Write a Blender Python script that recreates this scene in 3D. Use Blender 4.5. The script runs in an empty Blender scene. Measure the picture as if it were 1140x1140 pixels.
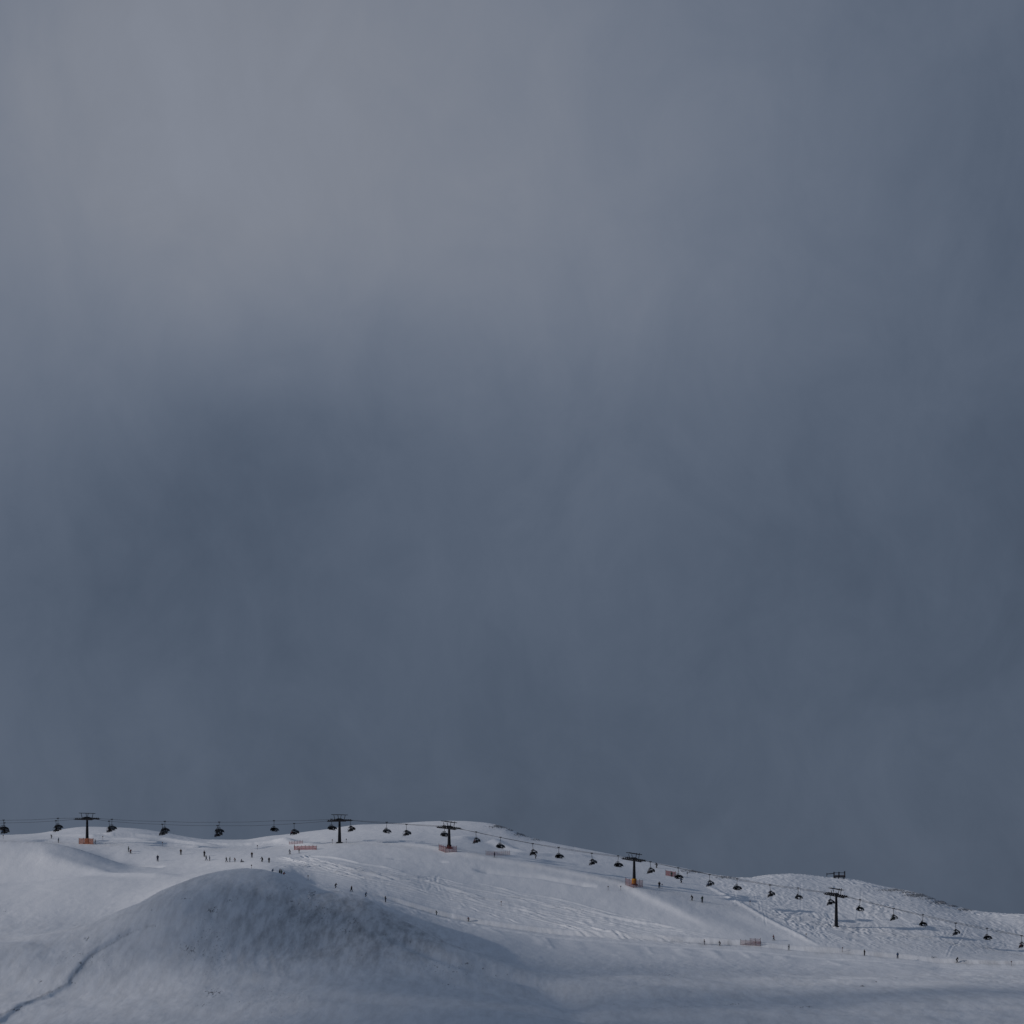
import bpy, bmesh, math, random
import numpy as np
from mathutils import Vector, Matrix

random.seed(11)
R = math.radians
SC = bpy.context.scene
COL = SC.collection

# ------------------------------------------------------------------ camera, sky, sun, exposure
K = 3.17e-4            # tangent per photo pixel (photo is 1140 px wide)
HZ = 960.0             # eye level in the photo
cam_d = bpy.data.cameras.new('camera')
cam = bpy.data.objects.new('camera', cam_d); COL.objects.link(cam)
cam.location = (0, 0, 0); cam.rotation_euler = (R(90), 0, 0)
cam_d.sensor_width = 36; cam_d.sensor_fit = 'HORIZONTAL'
cam_d.lens = 18 / (570 * K)
cam_d.shift_y = (HZ - 570) / 1140
cam_d.clip_start = 0.5; cam_d.clip_end = 30000
SC.camera = cam

SUN_EL, SHADOW_AZ = 18.5, 16.0        # shadows run right and slightly away
SUN_STRENGTH = 3.5
w = bpy.data.worlds.new('World'); SC.world = w; w.use_nodes = True
nt = w.node_tree; nt.nodes.clear()
def N(tree, t, **kw):
    n = tree.nodes.new(t)
    for k, v in kw.items(): setattr(n, k, v)
    return n
def mth(tree, op, a, b=None, c=None, clamp=False):
    n = tree.nodes.new('ShaderNodeMath'); n.operation = op; n.use_clamp = clamp
    for i, v in enumerate((a, b, c)):
        if v is None: continue
        if isinstance(v, (int, float)): n.inputs[i].default_value = v
        else: tree.links.new(v, n.inputs[i])
    return n.outputs[0]
out = N(nt, 'ShaderNodeOutputWorld'); bg = N(nt, 'ShaderNodeBackground')
tc = N(nt, 'ShaderNodeTexCoord'); sep = N(nt, 'ShaderNodeSeparateXYZ')
nt.links.new(tc.outputs['Generated'], sep.inputs[0])
# cloud layer, laid out by direction: azimuth a (0 = north, along +Y) and elevation e, in degrees
az = mth(nt, 'MULTIPLY', mth(nt, 'ARCTAN2', sep.outputs[0], sep.outputs[1]), 180 / math.pi)
el = mth(nt, 'MULTIPLY', mth(nt, 'ARCSINE', sep.outputs[2]), 180 / math.pi)
comb = N(nt, 'ShaderNodeCombineXYZ'); nt.links.new(az, comb.inputs[0]); nt.links.new(el, comb.inputs[1])
def noise_vec(scale, detail, sx, sy, rot, rough=0.5, off=0.0, dist=0.0):
    mp = N(nt, 'ShaderNodeMapping'); mp.inputs['Scale'].default_value = (sx, sy, 1)
    mp.inputs['Rotation'].default_value = (0, 0, R(rot)); mp.inputs['Location'].default_value = (off, off * .7, 0)
    nt.links.new(comb.outputs[0], mp.inputs[0])
    n = N(nt, 'ShaderNodeTexNoise'); n.inputs['Scale'].default_value = scale; n.inputs['Detail'].default_value = detail
    n.inputs['Roughness'].default_value = rough; n.inputs['Distortion'].default_value = dist
    nt.links.new(mp.outputs[0], n.inputs[0]); return n.outputs[0]
# warp
wa = mth(nt, 'MULTIPLY', mth(nt, 'SUBTRACT', noise_vec(0.16, 2, 1, 1, 0), .5), 2.4)
we = mth(nt, 'MULTIPLY', mth(nt, 'SUBTRACT', noise_vec(0.16, 2, 1, 1, 0, off=31), .5), 2.4)
azw = mth(nt, 'ADD', az, wa); elw = mth(nt, 'ADD', el, we)
def px_dir(x, y): return math.degrees(math.atan((x - 570) * K)), math.degrees(math.atan((HZ - y) * K))
# tone of the cloud bank on a coarse grid of directions (photo px), turned into a few soft lobes
TX = [0, 190, 380, 570, 760, 950, 1140]; TY = [0, 150, 300, 400, 500, 600, 700, 800, 900]
TONE = [[127, 131, 130, 124, 116, 107, 100], [128, 132, 131, 126, 118, 107, 98], [123, 127, 126, 122, 117, 103, 97], [116, 111, 112, 111, 110, 97, 95], [104, 96, 98, 103, 99, 94, 92],
        [97, 88, 92, 99, 95, 92, 87], [96, 89, 91, 95, 92, 90, 84], [97, 94, 92, 90, 91, 91, 88], [95, 93, 89, 87, 92, 93, 91]]
pts_, tgt_ = [], []
for iy, ty in enumerate(TY):
    for ix, tx in enumerate(TX):
        c_ = TONE[iy][ix] / 255; pts_.append((tx, ty)); tgt_.append(2 * ((c_ + .055) / 1.055) ** 2.4 - .2)
for tx in (-300, 1440):
    for ty in (0, 300, 600, 900): pts_.append((tx, ty)); tgt_.append(.02)
for tx in (0, 570, 1140): pts_.append((tx, -330)); tgt_.append(.08); pts_.append((tx, 1150)); tgt_.append(0.0)
cents = [(x, y) for y in (-60, 130, 300, 460, 630, 820) for x in (-60, 250, 560, 870, 1180)]
RX_, RY_ = 250.0, 165.0
A_ = np.array([[math.exp(-((px - cx0) / RX_) ** 2 - ((py - cy0) / RY_) ** 2) for cx0, cy0 in cents] for px, py in pts_])
sol = np.linalg.lstsq(np.vstack([A_, .12 * np.eye(len(cents))]), np.array(tgt_ + [0] * len(cents)), rcond=None)[0]
LOBES = [(cx0, cy0, RX_, RY_, float(a_)) for (cx0, cy0), a_ in zip(cents, sol)]
val = None
for (x, y, rx, ry, a) in LOBES:
    ca, ce = px_dir(x, y); da = rx * K * 57.3; de = ry * K * 57.3
    q = mth(nt, 'ADD', mth(nt, 'POWER', mth(nt, 'DIVIDE', mth(nt, 'ABSOLUTE', mth(nt, 'SUBTRACT', azw, ca)), da), 2),
            mth(nt, 'POWER', mth(nt, 'DIVIDE', mth(nt, 'ABSOLUTE', mth(nt, 'SUBTRACT', elw, ce)), de), 2))
    g = mth(nt, 'MULTIPLY', mth(nt, 'EXPONENT', mth(nt, 'MULTIPLY', q, -1)), a)
    val = g if val is None else mth(nt, 'ADD', val, g)
n1 = mth(nt, 'MULTIPLY', mth(nt, 'SUBTRACT', noise_vec(0.34, 8, 1.05, .8, 30, .58, dist=.9), .5), .085)
n2 = mth(nt, 'MULTIPLY', mth(nt, 'SUBTRACT', noise_vec(1.0, 7, 1.1, .75, 40, .60, off=9, dist=.7), .5), .034)
fine = mth(nt, 'MULTIPLY', mth(nt, 'SUBTRACT', noise_vec(38, 2, 1, 1, 0, .6, off=3), .5), .010)
# the cloud deck is brighter overhead and behind the viewer than in this dark bank
up = mth(nt, 'MULTIPLY', mth(nt, 'SMOOTH_MIN', mth(nt, 'MAXIMUM', mth(nt, 'SUBTRACT', el, 20), 0), 50, 10), .0035)
val = mth(nt, 'ADD', mth(nt, 'ADD', mth(nt, 'ADD', mth(nt, 'ADD', val, n1), n2), fine), .2)   # luminance of the cloud
lum = mth(nt, 'ADD', val, up)
# colour: darker cloud is bluer
mixc = N(nt, 'ShaderNodeMix'); mixc.data_type = 'RGBA'
nt.links.new(mth(nt, 'MULTIPLY', mth(nt, 'SUBTRACT', val, .19), 3.6, clamp=True), mixc.inputs[0])
mixc.inputs[6].default_value = (0.755, 1.0, 1.46, 1); mixc.inputs[7].default_value = (0.91, 1.0, 1.205, 1)
vm = N(nt, 'ShaderNodeVectorMath', operation='SCALE'); nt.links.new(mixc.outputs[2], vm.inputs[0]); nt.links.new(lum, vm.inputs['Scale'])
sky = N(nt, 'ShaderNodeTexSky'); sky.sky_type = 'NISHITA'; sky.sun_disc = False
sky.sun_elevation = R(SUN_EL); sky.altitude = 2000; sky.air_density = 1; sky.dust_density = .5
sky.sun_rotation = R(-90 - SHADOW_AZ)
bgs = N(nt, 'ShaderNodeBackground'); nt.links.new(sky.outputs[0], bgs.inputs[0]); bgs.inputs[1].default_value = 0.05
nt.links.new(vm.outputs[0], bg.inputs[0]); bg.inputs[1].default_value = 1.0
mxs = N(nt, 'ShaderNodeMixShader'); mxs.inputs[0].default_value = .97      # a near-closed cloud deck over the blue
nt.links.new(bgs.outputs[0], mxs.inputs[1]); nt.links.new(bg.outputs[0], mxs.inputs[2]); nt.links.new(mxs.outputs[0], out.inputs[0])

sd = bpy.data.lights.new('sun', 'SUN'); sd.energy = SUN_STRENGTH; sd.angle = R(0.9); sd.color = (1.0, .93, .88)
sun = bpy.data.objects.new('sun', sd); COL.objects.link(sun); sun.location = (-300, 700, 300)
ce_, se_ = math.cos(R(SUN_EL)), math.sin(R(SUN_EL))
ray = Vector((math.cos(R(SHADOW_AZ)) * ce_, math.sin(R(SHADOW_AZ)) * ce_, -se_))
sun.rotation_euler = ray.to_track_quat('-Z', 'Y').to_euler()
SC.view_settings.view_transform = 'Standard'; SC.view_settings.look = 'None'
SC.view_settings.exposure = -1.0; SC.view_settings.gamma = 1.0

# ------------------------------------------------------------------ materials
def mat(name, col, rough=.6, metal=0.0, var=.12, scale=3.0, bump=0.0):
    m = bpy.data.materials.new(name); m.use_nodes = True; t = m.node_tree
    b = t.nodes['Principled BSDF']; b.inputs['Roughness'].default_value = rough; b.inputs['Metallic'].default_value = metal; b.inputs['Specular IOR Level'].default_value = .12
    c = N(t, 'ShaderNodeTexCoord'); n = N(t, 'ShaderNodeTexNoise'); n.inputs['Scale'].default_value = scale; n.inputs['Detail'].default_value = 4
    t.links.new(c.outputs['Object'], n.inputs[0])
    r = N(t, 'ShaderNodeValToRGB'); r.color_ramp.elements[0].position = .3; r.color_ramp.elements[1].position = .7
    r.color_ramp.elements[0].color = tuple(x * (1 - var) for x in col) + (1,)
    r.color_ramp.elements[1].color = tuple(min(1, x * (1 + var)) for x in col) + (1,)
    t.links.new(n.outputs[0], r.inputs[0]); t.links.new(r.outputs[0], b.inputs['Base Color'])
    if bump:
        bp = N(t, 'ShaderNodeBump'); bp.inputs['Strength'].default_value = bump; t.links.new(n.outputs[0], bp.inputs['Height'])
        t.links.new(bp.outputs[0], b.inputs['Normal'])
    return m
M = {
 'steel': mat('dark_galvanised_steel', (.016, .018, .024), .55, .3),
 'pole': mat('dark_painted_steel', (.013, .015, .021), .7, .0),
 'rubber': mat('black_rubber', (.015, .015, .016), .8),
 'cable': mat('wire_rope', (.05, .052, .06), .5, .6),
 'seat': mat('dark_seat_upholstery', (.022, .024, .028), .7),
 'bubble': mat('smoked_bubble_shell', (.03, .036, .045), .25, 0, .1),
 'pad_orange': mat('orange_padding', (.24, .10, .035), .8, 0, .25, 2),
 'pad_red': mat('faded_red_padding', (.04, .022, .022), .8, 0, .25, 2),
 'pad_dark': mat('dark_padding', (.045, .04, .045), .8, 0, .2, 2),
 'pad_yellow': mat('yellow_padding', (.48, .22, .02), .8, 0, .2, 2),
 'net_orange': mat('orange_net', (.40, .17, .11), .8, 0, .15),
 'net_red': mat('red_net', (.22, .06, .065), .8, 0, .2),
 'net_pink': mat('weathered_red_net', (.30, .10, .105), .8, 0, .2),
 'post': mat('fence_post', (.08, .05, .05), .7),
 'skin': mat('skin', (.45, .26, .19), .6, 0, .05),
 'ski': mat('ski_topsheet', (.08, .08, .09), .4),
 'helmet': mat('dark_helmet', (.03, .03, .035), .35),
 'marker': mat('piste_marker_paint', (.07, .045, .045), .6),
 'snowcap': mat('snow_on_frame', (.8, .82, .85), .9, 0, .03),
}
CLOTH = {n: mat(n, c, .85) for n, c in {
 'black_cloth': (.014, .014, .017), 'navy_cloth': (.018, .025, .05), 'charcoal_cloth': (.03, .03, .034), 'dark_red_cloth': (.09, .015, .018),
 'dark_green_cloth': (.02, .045, .03), 'brown_cloth': (.05, .035, .028), 'blue_cloth': (.025, .06, .13)}.items()}

def tag(o, label=None, cat=None, group=None, kind=None):
    if label: o['label'] = label
    if cat: o['category'] = cat
    if group: o['group'] = group
    if kind: o['kind'] = kind
    return o

# ------------------------------------------------------------------ terrain
def U(x): return (x - 570) * K
def V(y): return (HZ - y) * K
def lift_Y(x): return 931.8 / (1 + .3085 * U(x))

def hash2(ix, iy, seed):
    h = (ix.astype(np.int64) * 374761393 + iy.astype(np.int64) * 668265263 + seed * 1442695041) & 0xffffffff
    h = ((h ^ (h >> 13)) * 1274126177) & 0xffffffff
    return ((h ^ (h >> 16)) & 0xffff) / 65535.0
def vnoise(x, y, seed=0):
    ix = np.floor(x); iy = np.floor(y); fx = x - ix; fy = y - iy
    fx = fx * fx * fx * (fx * (fx * 6 - 15) + 10); fy = fy * fy * fy * (fy * (fy * 6 - 15) + 10)
    a = hash2(ix, iy, seed); b = hash2(ix + 1, iy, seed); c = hash2(ix, iy + 1, seed); d = hash2(ix + 1, iy + 1, seed)
    return ((a * (1 - fx) + b * fx) * (1 - fy) + (c * (1 - fx) + d * fx) * fy) * 2 - 1
def fbm(x, y, seed=0, octv=4, gain=.5):
    s = 0; a = 1; t = 0
    for o in range(octv):
        s = s + a * vnoise(x, y, seed + o * 17); t += a; a *= gain
        x, y = x * 1.6 - y * 1.2 + 3.7, x * 1.2 + y * 1.6 + 1.3
    return s / t
def pchip(xk, yk, x):
    h = np.diff(xk); d = np.diff(yk) / h; m = np.zeros_like(yk)
    for i in range(1, len(xk) - 1):
        if d[i-1] * d[i] > 0:
            w1 = 2 * h[i] + h[i-1]; w2 = h[i] + 2 * h[i-1]; m[i] = (w1 + w2) / (w1 / d[i-1] + w2 / d[i])
    m[0] = d[0]; m[-1] = d[-1]
    i = np.clip(np.searchsorted(xk, x) - 1, 0, len(xk) - 2)
    t = (x - xk[i]) / h[i]; t2 = t * t; t3 = t2 * t
    return (2*t3 - 3*t2 + 1) * yk[i] + (t3 - 2*t2 + t) * h[i] * m[i] + (-2*t3 + 3*t2) * yk[i+1] + (t3 - t2) * h[i] * m[i+1]
def curve(pts, smooth=9):
    xs = np.array([p[0] for p in pts], float); ys = np.array([p[1] for p in pts], float)
    def f(x):
        x = np.clip(x, xs[0], xs[-1]); acc = 0
        for o, wt in ((-1, .25), (0, .5), (1, .25)):
            acc = acc + wt * pchip(xs, ys, np.clip(x + o * smooth, xs[0], xs[-1]))
        return acc
    return f
# profile curves of the hills, near to far: (photo x, distance) and (photo x, photo y)
c1Y = curve([(-900, 600), (2000, 600)]); c1y = curve([(-900, 1150), (0, 1152), (300, 1138), (560, 1128), (700, 1142), (1140, 1138), (2000, 1140)], 40)
fY = curve([(-900, 680), (2000, 680)]); fy_ = curve([(-900, 1120), (0, 1112), (120, 1098), (250, 1078), (400, 1086), (520, 1101), (620, 1115), (720, 1110), (900, 1111), (1140, 1104), (2000, 1105)], 40)
mY = curve([(-900, 720), (0, 740), (100, 765), (200, 810), (270, 835), (320, 834), (380, 825), (430, 800), (470, 780), (515, 755), (600, 745), (2000, 745)], 15)
my = curve([(-900, 1075), (0, 1049), (60, 1041), (100, 1030), (150, 1007), (190, 987), (225, 975), (270, 968), (300, 969.5), (330, 979), (351, 986.5), (380, 993), (406, 1000),
            (422, 1009), (440, 1020), (470, 1036), (515, 1058), (560, 1073), (620, 1084), (700, 1086), (900, 1091), (1140, 1090), (2000, 1090)], 5)
eY = curve([(-900, 870), (200, 880), (300, 864), (400, 860), (500, 856), (700, 850), (900, 842), (1140, 830), (2000, 820)], 15)
ey = curve([(-900, 990), (0, 985), (100, 976), (200, 973), (260, 969), (300, 968.5), (350, 985), (390, 993), (430, 1004), (460, 1013), (500, 1024), (540, 1032), (600, 1041),
            (690, 1049), (800, 1057), (860, 1062), (900, 1066), (960, 1069), (1020, 1074), (1050, 1078), (1140, 1079), (2000, 1085)], 6)
e2d = curve([(-900, .5), (250, .5), (330, 2.5), (450, 3), (600, 4.5), (800, 7), (900, 8), (1020, 6.5), (1140, 7), (2000, 6)])
LY = curve([(-900, 925), (150, 925), (230, 915), (300, 900), (500, 895), (706, 885), (931, 868), (1140, 855), (2000, 835)], 20)
Ly = curve([(-900, 938), (0, 936.5), (45, 937.8), (75, 943), (100, 950), (130, 960), (155, 965), (200, 966), (250, 963), (300, 959), (378, 963), (440, 973), (500, 986), (600, 1007),
            (706, 1022), (800, 1031), (931, 1048), (1000, 1055), (1140, 1069), (2000, 1080)], 5)
by = curve([(-900, 936), (0, 936), (60, 938), (97, 939.4), (150, 942), (200, 945.5), (260, 946.5), (320, 944), (378, 938.5), (440, 941), (500, 947.3), (560, 958), (640, 973),
            (706, 987), (760, 998), (830, 1013), (931, 1032), (1000, 1041), (1060, 1049), (1140, 1063), (2000, 1090)], 6)
rY = curve([(-900, 1015), (0, 1015), (300, 1000), (500, 985), (640, 965), (760, 950), (860, 948), (1000, 935), (1140, 920), (2000, 890)], 20)
ry_ = curve([(-900, 933), (0, 932.5), (60, 930), (100, 928.5), (150, 930.5), (200, 937), (230, 939), (260, 940), (320, 936), (378, 929), (440, 927), (500, 930), (560, 942),
             (640, 957), (706, 971), (760, 980), (800, 986), (860, 990), (931, 1001), (1000, 1010), (1060, 1022), (1140, 1039), (2000, 1075)], 8)
sY = curve([(-900, 1060), (0, 1060), (300, 1050), (540, 1030), (640, 1010), (760, 985), (815, 975), (860, 1000), (930, 1010), (1050, 985), (1140, 950), (2000, 930)], 12)
sy = curve([(-900, 931), (0, 929.5), (40, 927.5), (70, 923), (100, 920.6), (130, 921), (150, 922.2), (180, 926), (205, 931), (232, 934.8), (270, 935), (300, 930.8), (330, 927), (360, 923.5), (400, 918.3),
            (440, 917.3), (470, 915), (500, 914), (540, 916), (560, 920), (580, 928), (600, 934.5), (640, 943), (680, 951), (720, 959), (760, 966.5), (800, 974.5), (830, 977.5), (858, 974),
            (880, 973), (920, 976.5), (950, 979.5), (985, 987), (1020, 993.5), (1050, 1004), (1080, 1013), (1110, 1017), (1140, 1018.5), (2000, 1050)], 2)

# sheet columns (dense across the slope that is seen) and rows
def steps(a, b, n): return np.linspace(a, b, n, endpoint=False)
COLX = np.concatenate([steps(-9000, -900, 30), steps(-900, -200, 50), steps(-200, -20, 80), steps(-20, 1160, 1180), steps(1160, 1340, 80), steps(1340, 2000, 50), np.linspace(2000, 10000, 30)])
ROWY = np.concatenate([steps(-1500, -200, 6), steps(-200, 0, 12), steps(0, 560, 30), steps(560, 760, 150), steps(760, 840, 130), steps(840, 1000, 330), steps(1000, 1070, 110), steps(1070, 1300, 40), steps(1300, 12000, 14)])
nc, nr = len(COLX), len(ROWY)
GX = np.maximum(ROWY, 560)        # fan narrows no further near the viewer
cx = np.clip(COLX, -900, 2000)
Zb = np.zeros((nr, nc))
kn = dict(c1=(c1Y(cx), c1y(cx)), f=(fY(cx), fy_(cx)), m=(mY(cx), my(cx)), e=(eY(cx), ey(cx)), L=(LY(cx), Ly(cx)), b=(lift_Y(cx), by(cx)), r=(rY(cx), ry_(cx)), s=(sY(cx), sy(cx)))
e2v = e2d(cx)
for j in range(nc):
    x = cx[j]; ys = [-1500, -300, -60, 0, 100, 300, 450]; zs = [120, 22, -2, -6, -24, -52, -45]
    def add(Yk, y): ys.append(float(Yk)); zs.append(float(V(y) * Yk))
    for nme in ('c1', 'f', 'm'): add(kn[nme][0][j], kn[nme][1][j])
    dip = 1.6 * min(1, max(0, (x - 60) / 120)) * min(1, max(.0, (530 - x) / 220))
    Ym = kn['m'][0][j]; Ye = kn['e'][0][j]; zm = zs[-1]; ze = float(V(kn['e'][1][j]) * Ye)
    if True:
        Yd = Ym + min(22, (Ye - Ym) * .4); zl = zm + (ze - zm) * (Yd - Ym) / (Ye - Ym)
        ys.append(Yd); zs.append(min(zm, zl) - dip * .8)
    ys.append(float(Ye)); zs.append(ze)
    Y2 = Ye + 9; ys.append(float(Y2)); zs.append(float(V(kn['e'][1][j] - e2v[j]) * Y2))
    add(kn['L'][0][j], kn['L'][1][j])
    dl = 1.5 * min(1, max(0, (175 - x) / 60)); Yd = kn['L'][0][j] + 10; zb_ = float(V(kn['b'][1][j]) * kn['b'][0][j])
    ys.append(Yd); zs.append(zs[-1] + (zb_ - zs[-1]) * 10 / (kn['b'][0][j] - kn['L'][0][j]) - dl)
    for nme in ('b', 'r', 's'): add(kn[nme][0][j], kn[nme][1][j])
    Ys, zz = ys[-1], zs[-1]
    ys += [Ys + 25, Ys + 90, Ys + 300, 3000, 12000]; zs += [zz - 1.5, zz - 18, zz - 70, -260, -500]
    Zb[:, j] = pchip(np.array(ys, float), np.array(zs, float), ROWY)
XX = (U(COLX)[None, :]) * GX[:, None]; YY = np.repeat(ROWY[:, None], nc, 1)
# soften the kinks between the profile curves
def blur(Z, n, ax):
    for _ in range(n):
        Zp = np.pad(Z, [(1, 1) if a == ax else (0, 0) for a in (0, 1)], mode='edge')
        Z = (Zp[:-2, :] + 2 * Z + Zp[2:, :]) / 4 if ax == 0 else (Zp[:, :-2] + 2 * Z + Zp[:, 2:]) / 4
    return Z
ridge = np.exp(-((ROWY[:, None] - kn['s'][0][None, :]) / 18) ** 2) + np.exp(-((ROWY[:, None] - kn['m'][0][None, :]) / 8) ** 2) * .7
Zs = blur(blur(Zb, 14, 0), 8, 1)
ridge = np.maximum(ridge, np.exp(-((ROWY[:, None] - kn['L'][0][None, :] - 2) / 7) ** 2) * np.clip((185 - cx) / 60, 0, 1)[None, :])
ridge = np.maximum(ridge, 1 / (1 + np.exp((ROWY[:, None] - 585) / 5)))      # no smoothing of the coarse near rows
ridge = np.maximum(ridge, 1 / (1 + np.exp((1085 - ROWY[:, None]) / 3)))
Z = Zb * np.clip(ridge, 0, 1) + Zs * (1 - np.clip(ridge, 0, 1))
JI = np.arange(nc)

def ground(x, y, Ymin=620, Zg=None):
    """world point of the first surface seen at photo pixel x, y"""
    Zg = Z if Zg is None else Zg
    j = np.interp(x, COLX, JI); j0 = int(j); t = j - j0
    col = Zg[:, j0] * (1 - t) + Zg[:, j0 + 1] * t
    i0 = np.searchsorted(ROWY, Ymin); v = col[i0:] / ROWY[i0:]; k = np.nonzero(v >= V(y))[0]
    if len(k) == 0: k = [int(np.argmax(v[:900]))]
    k = max(k[0], 1); a, b = v[k-1], v[k]; f = 0 if b <= a else min(1, max(0, (V(y) - a) / (b - a)))
    Yw = ROWY[i0 + k - 1] * (1 - f) + ROWY[i0 + k] * f
    return U(x) * Yw, Yw
def height(X, Yw):
    x = X / max(Yw, 560) / K + 570
    j = np.interp(x, COLX, JI); j0 = int(j); t = j - j0
    i = np.interp(Yw, ROWY, np.arange(nr)); i0 = int(i); s = i - i0
    return (Z[i0, j0] * (1-t) + Z[i0, j0+1] * t) * (1-s) + (Z[i0+1, j0] * (1-t) + Z[i0+1, j0+1] * t) * s
XP = np.repeat(COLX[None, :], nr, 0)
YP = HZ - Z / np.maximum(YY, 1) / K
BASE = Z.copy()
def band(a, lo, hi, s): return 1 / (1 + np.exp(-(a - lo) / s)) * 1 / (1 + np.exp((a - hi) / s))

def feature(poly, width, fn, world=None, Ymin=620, mask=None):
    """fn(signed distance, along 0..1) is added near the line; positive = far / left side of the direction of travel"""
    P = world if world is not None else [ground(px, py, Ymin, BASE) for px, py in poly]
    P = np.array(P); pad = width * 3
    xs0, xs1 = P[:, 0].min() - pad, P[:, 0].max() + pad; y0, y1 = P[:, 1].min() - pad, P[:, 1].max() + pad
    i0, i1 = np.searchsorted(ROWY, y0), np.searchsorted(ROWY, y1)
    if i1 <= i0: return
    us = [xs0 / y0, xs0 / y1, xs1 / y0, xs1 / y1]
    j0, j1 = np.searchsorted(COLX, min(us) / K + 570), np.searchsorted(COLX, max(us) / K + 570)
    X = XX[i0:i1, j0:j1]; Y = YY[i0:i1, j0:j1]
    best = np.full(X.shape, 1e9); sg = np.zeros(X.shape); bpp = np.zeros(X.shape); al = np.zeros(X.shape)
    seg = np.hypot(*(np.diff(P, axis=0).T)); tot = seg.sum(); acc = 0
    for q in range(len(P) - 1):
        a, b = P[q], P[q+1]; d = b - a; L2 = max(d @ d, 1e-9)
        t = np.clip(((X - a[0]) * d[0] + (Y - a[1]) * d[1]) / L2, 0, 1)
        ex = X - a[0] - t * d[0]; ey2 = Y - a[1] - t * d[1]; ds = np.hypot(ex, ey2)
        pp = np.abs(d[0] * ey2 - d[1] * ex) / math.sqrt(L2)
        m = (ds < best - 1e-7) | ((np.abs(ds - best) <= 1e-7) & (pp > bpp)); best = np.where(m, ds, best); bpp = np.where(m, pp, bpp)
        sg = np.where(m, np.sign(d[0] * ey2 - d[1] * ex), sg); al = np.where(m, (acc + t * seg[q]) / tot, al); acc += seg[q]
    D = fn(best * sg, al)
    Z[i0:i1, j0:j1] += D if mask is None else D * mask[i0:i1, j0:j1]
def taper(al, p=.12): return np.clip(al / p, 0, 1) * np.clip((1 - al) / p, 0, 1)
def ridge_f(w_, h): return lambda d, al: h * np.exp(-(d / w_) ** 2) * taper(al)
def bank_f(w_, h, reach=14): return lambda d, al: h * .5 * (1 + np.tanh(d / w_)) * np.exp(-(np.maximum(d, 0) / reach) ** 2) * taper(al, .2)
def drop_f(w_, h, reach=14): return lambda d, al: -h * .5 * (1 - np.tanh(d / w_)) * np.exp(-(np.minimum(d, 0) / reach) ** 2) * taper(al, .2)
def track_f(w_, h): return lambda d, al: (-h * np.exp(-(d / w_) ** 2) + .8 * h * np.exp(-((np.abs(d) - 1.9 * w_) / w_) ** 2)) * taper(al, .1)

# broad unevenness
near = np.clip((1000 - YY) / 300, .35, 1)
Z += .9 * fbm(XX / 70, YY / 90, 3, 3) * band(YY, 560, 830, 12) * 1.0
Z += 1.0 * fbm(XX / 30 + YY / 60, YY / 34 - XX / 90, 13, 3) * band(YY, 570, 790, 12)
Z += .28 * fbm(XX / 16, YY / 30, 5, 4) * band(YY, 500, 1200, 20)
Z += .05 * fbm(XX / 3.2, YY / 5, 8, 3) * band(YY, 560, 1100, 10)
# the mound's spine: its right-hand side falls away from the sun
tt_ = np.clip((kn['m'][0][None, :] - YY) / 30, 0, 1); nearside = tt_ * tt_ * (3 - 2 * tt_); spmask = nearside / (1 + np.exp((XP - 345) / 22))
def spine(d, al):
    q = np.maximum(-d, 0); return -4.0 * (1 - np.exp(-(q / 24) ** 1.5)) * np.exp(-(q / 80) ** 3) * np.clip(al / .35, 0, 1)
Z += 3.2 * np.exp(-((XX - U(270) * 775) / 24) ** 2 - ((YY - 770) / 48) ** 2) * nearside
feature([(-160, 1200), (0, 1128), (76, 1092), (100, 1062), (145, 1036), (185, 1020), (225, 1003), (262, 986), (292, 973)], 60, spine, Ymin=600, mask=spmask)
def flank(d, al):
    q = np.maximum(-d, 0); return -.6 * (1 - np.exp(-(q / 6) ** 1.5)) * np.exp(-(q / 16) ** 3) * taper(al, .15)
cr = [(U(x) * float(mY(np.array([float(x)]))[0]), float(mY(np.array([float(x)]))[0])) for x in range(285, 565, 14)]
feature(None, 20, flank, world=cr)
# arc of the wind lip on the near slope, lower left
feature([(-60, 1150), (0, 1130), (40, 1112), (76, 1095), (88, 1078), (100, 1065), (125, 1050), (145, 1038), (172, 1030), (205, 1024), (232, 1012)], 16, lambda d, al: -.62 * .5 * (1 - np.tanh((d + .35 * np.sin(al * 31) + .2 * np.sin(al * 83)) / .65)) * np.exp(-(np.minimum(d, 0) / 12) ** 2) * taper(al, .12), Ymin=600)
# crease under the mound, running to the lower right
feature([(385, 1036), (440, 1043), (497, 1069), (517, 1074), (539, 1079), (571, 1086), (598, 1092), (629, 1109), (644, 1127), (650, 1145)], 10, lambda d, al: -1.3 * np.exp(-(d / 5.5) ** 2) * taper(al), Ymin=600)
# cut of the path on the left
feature(None, 5, lambda d, al: (-1.1 * np.exp(-((d - 2.0) / 2.2) ** 2) + .3 * np.exp(-((d + 3) / 3) ** 2)) * taper(al, .05), world=[(U(x) * float(LY(np.array([float(x)]))[0]), float(LY(np.array([float(x)]))[0])) for x in range(-60, 190, 12)])
feature([(30, 952), (50, 954), (75, 962), (105, 970), (150, 975), (200, 976)], 7, ridge_f(4.5, .9), Ymin=800)
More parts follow.
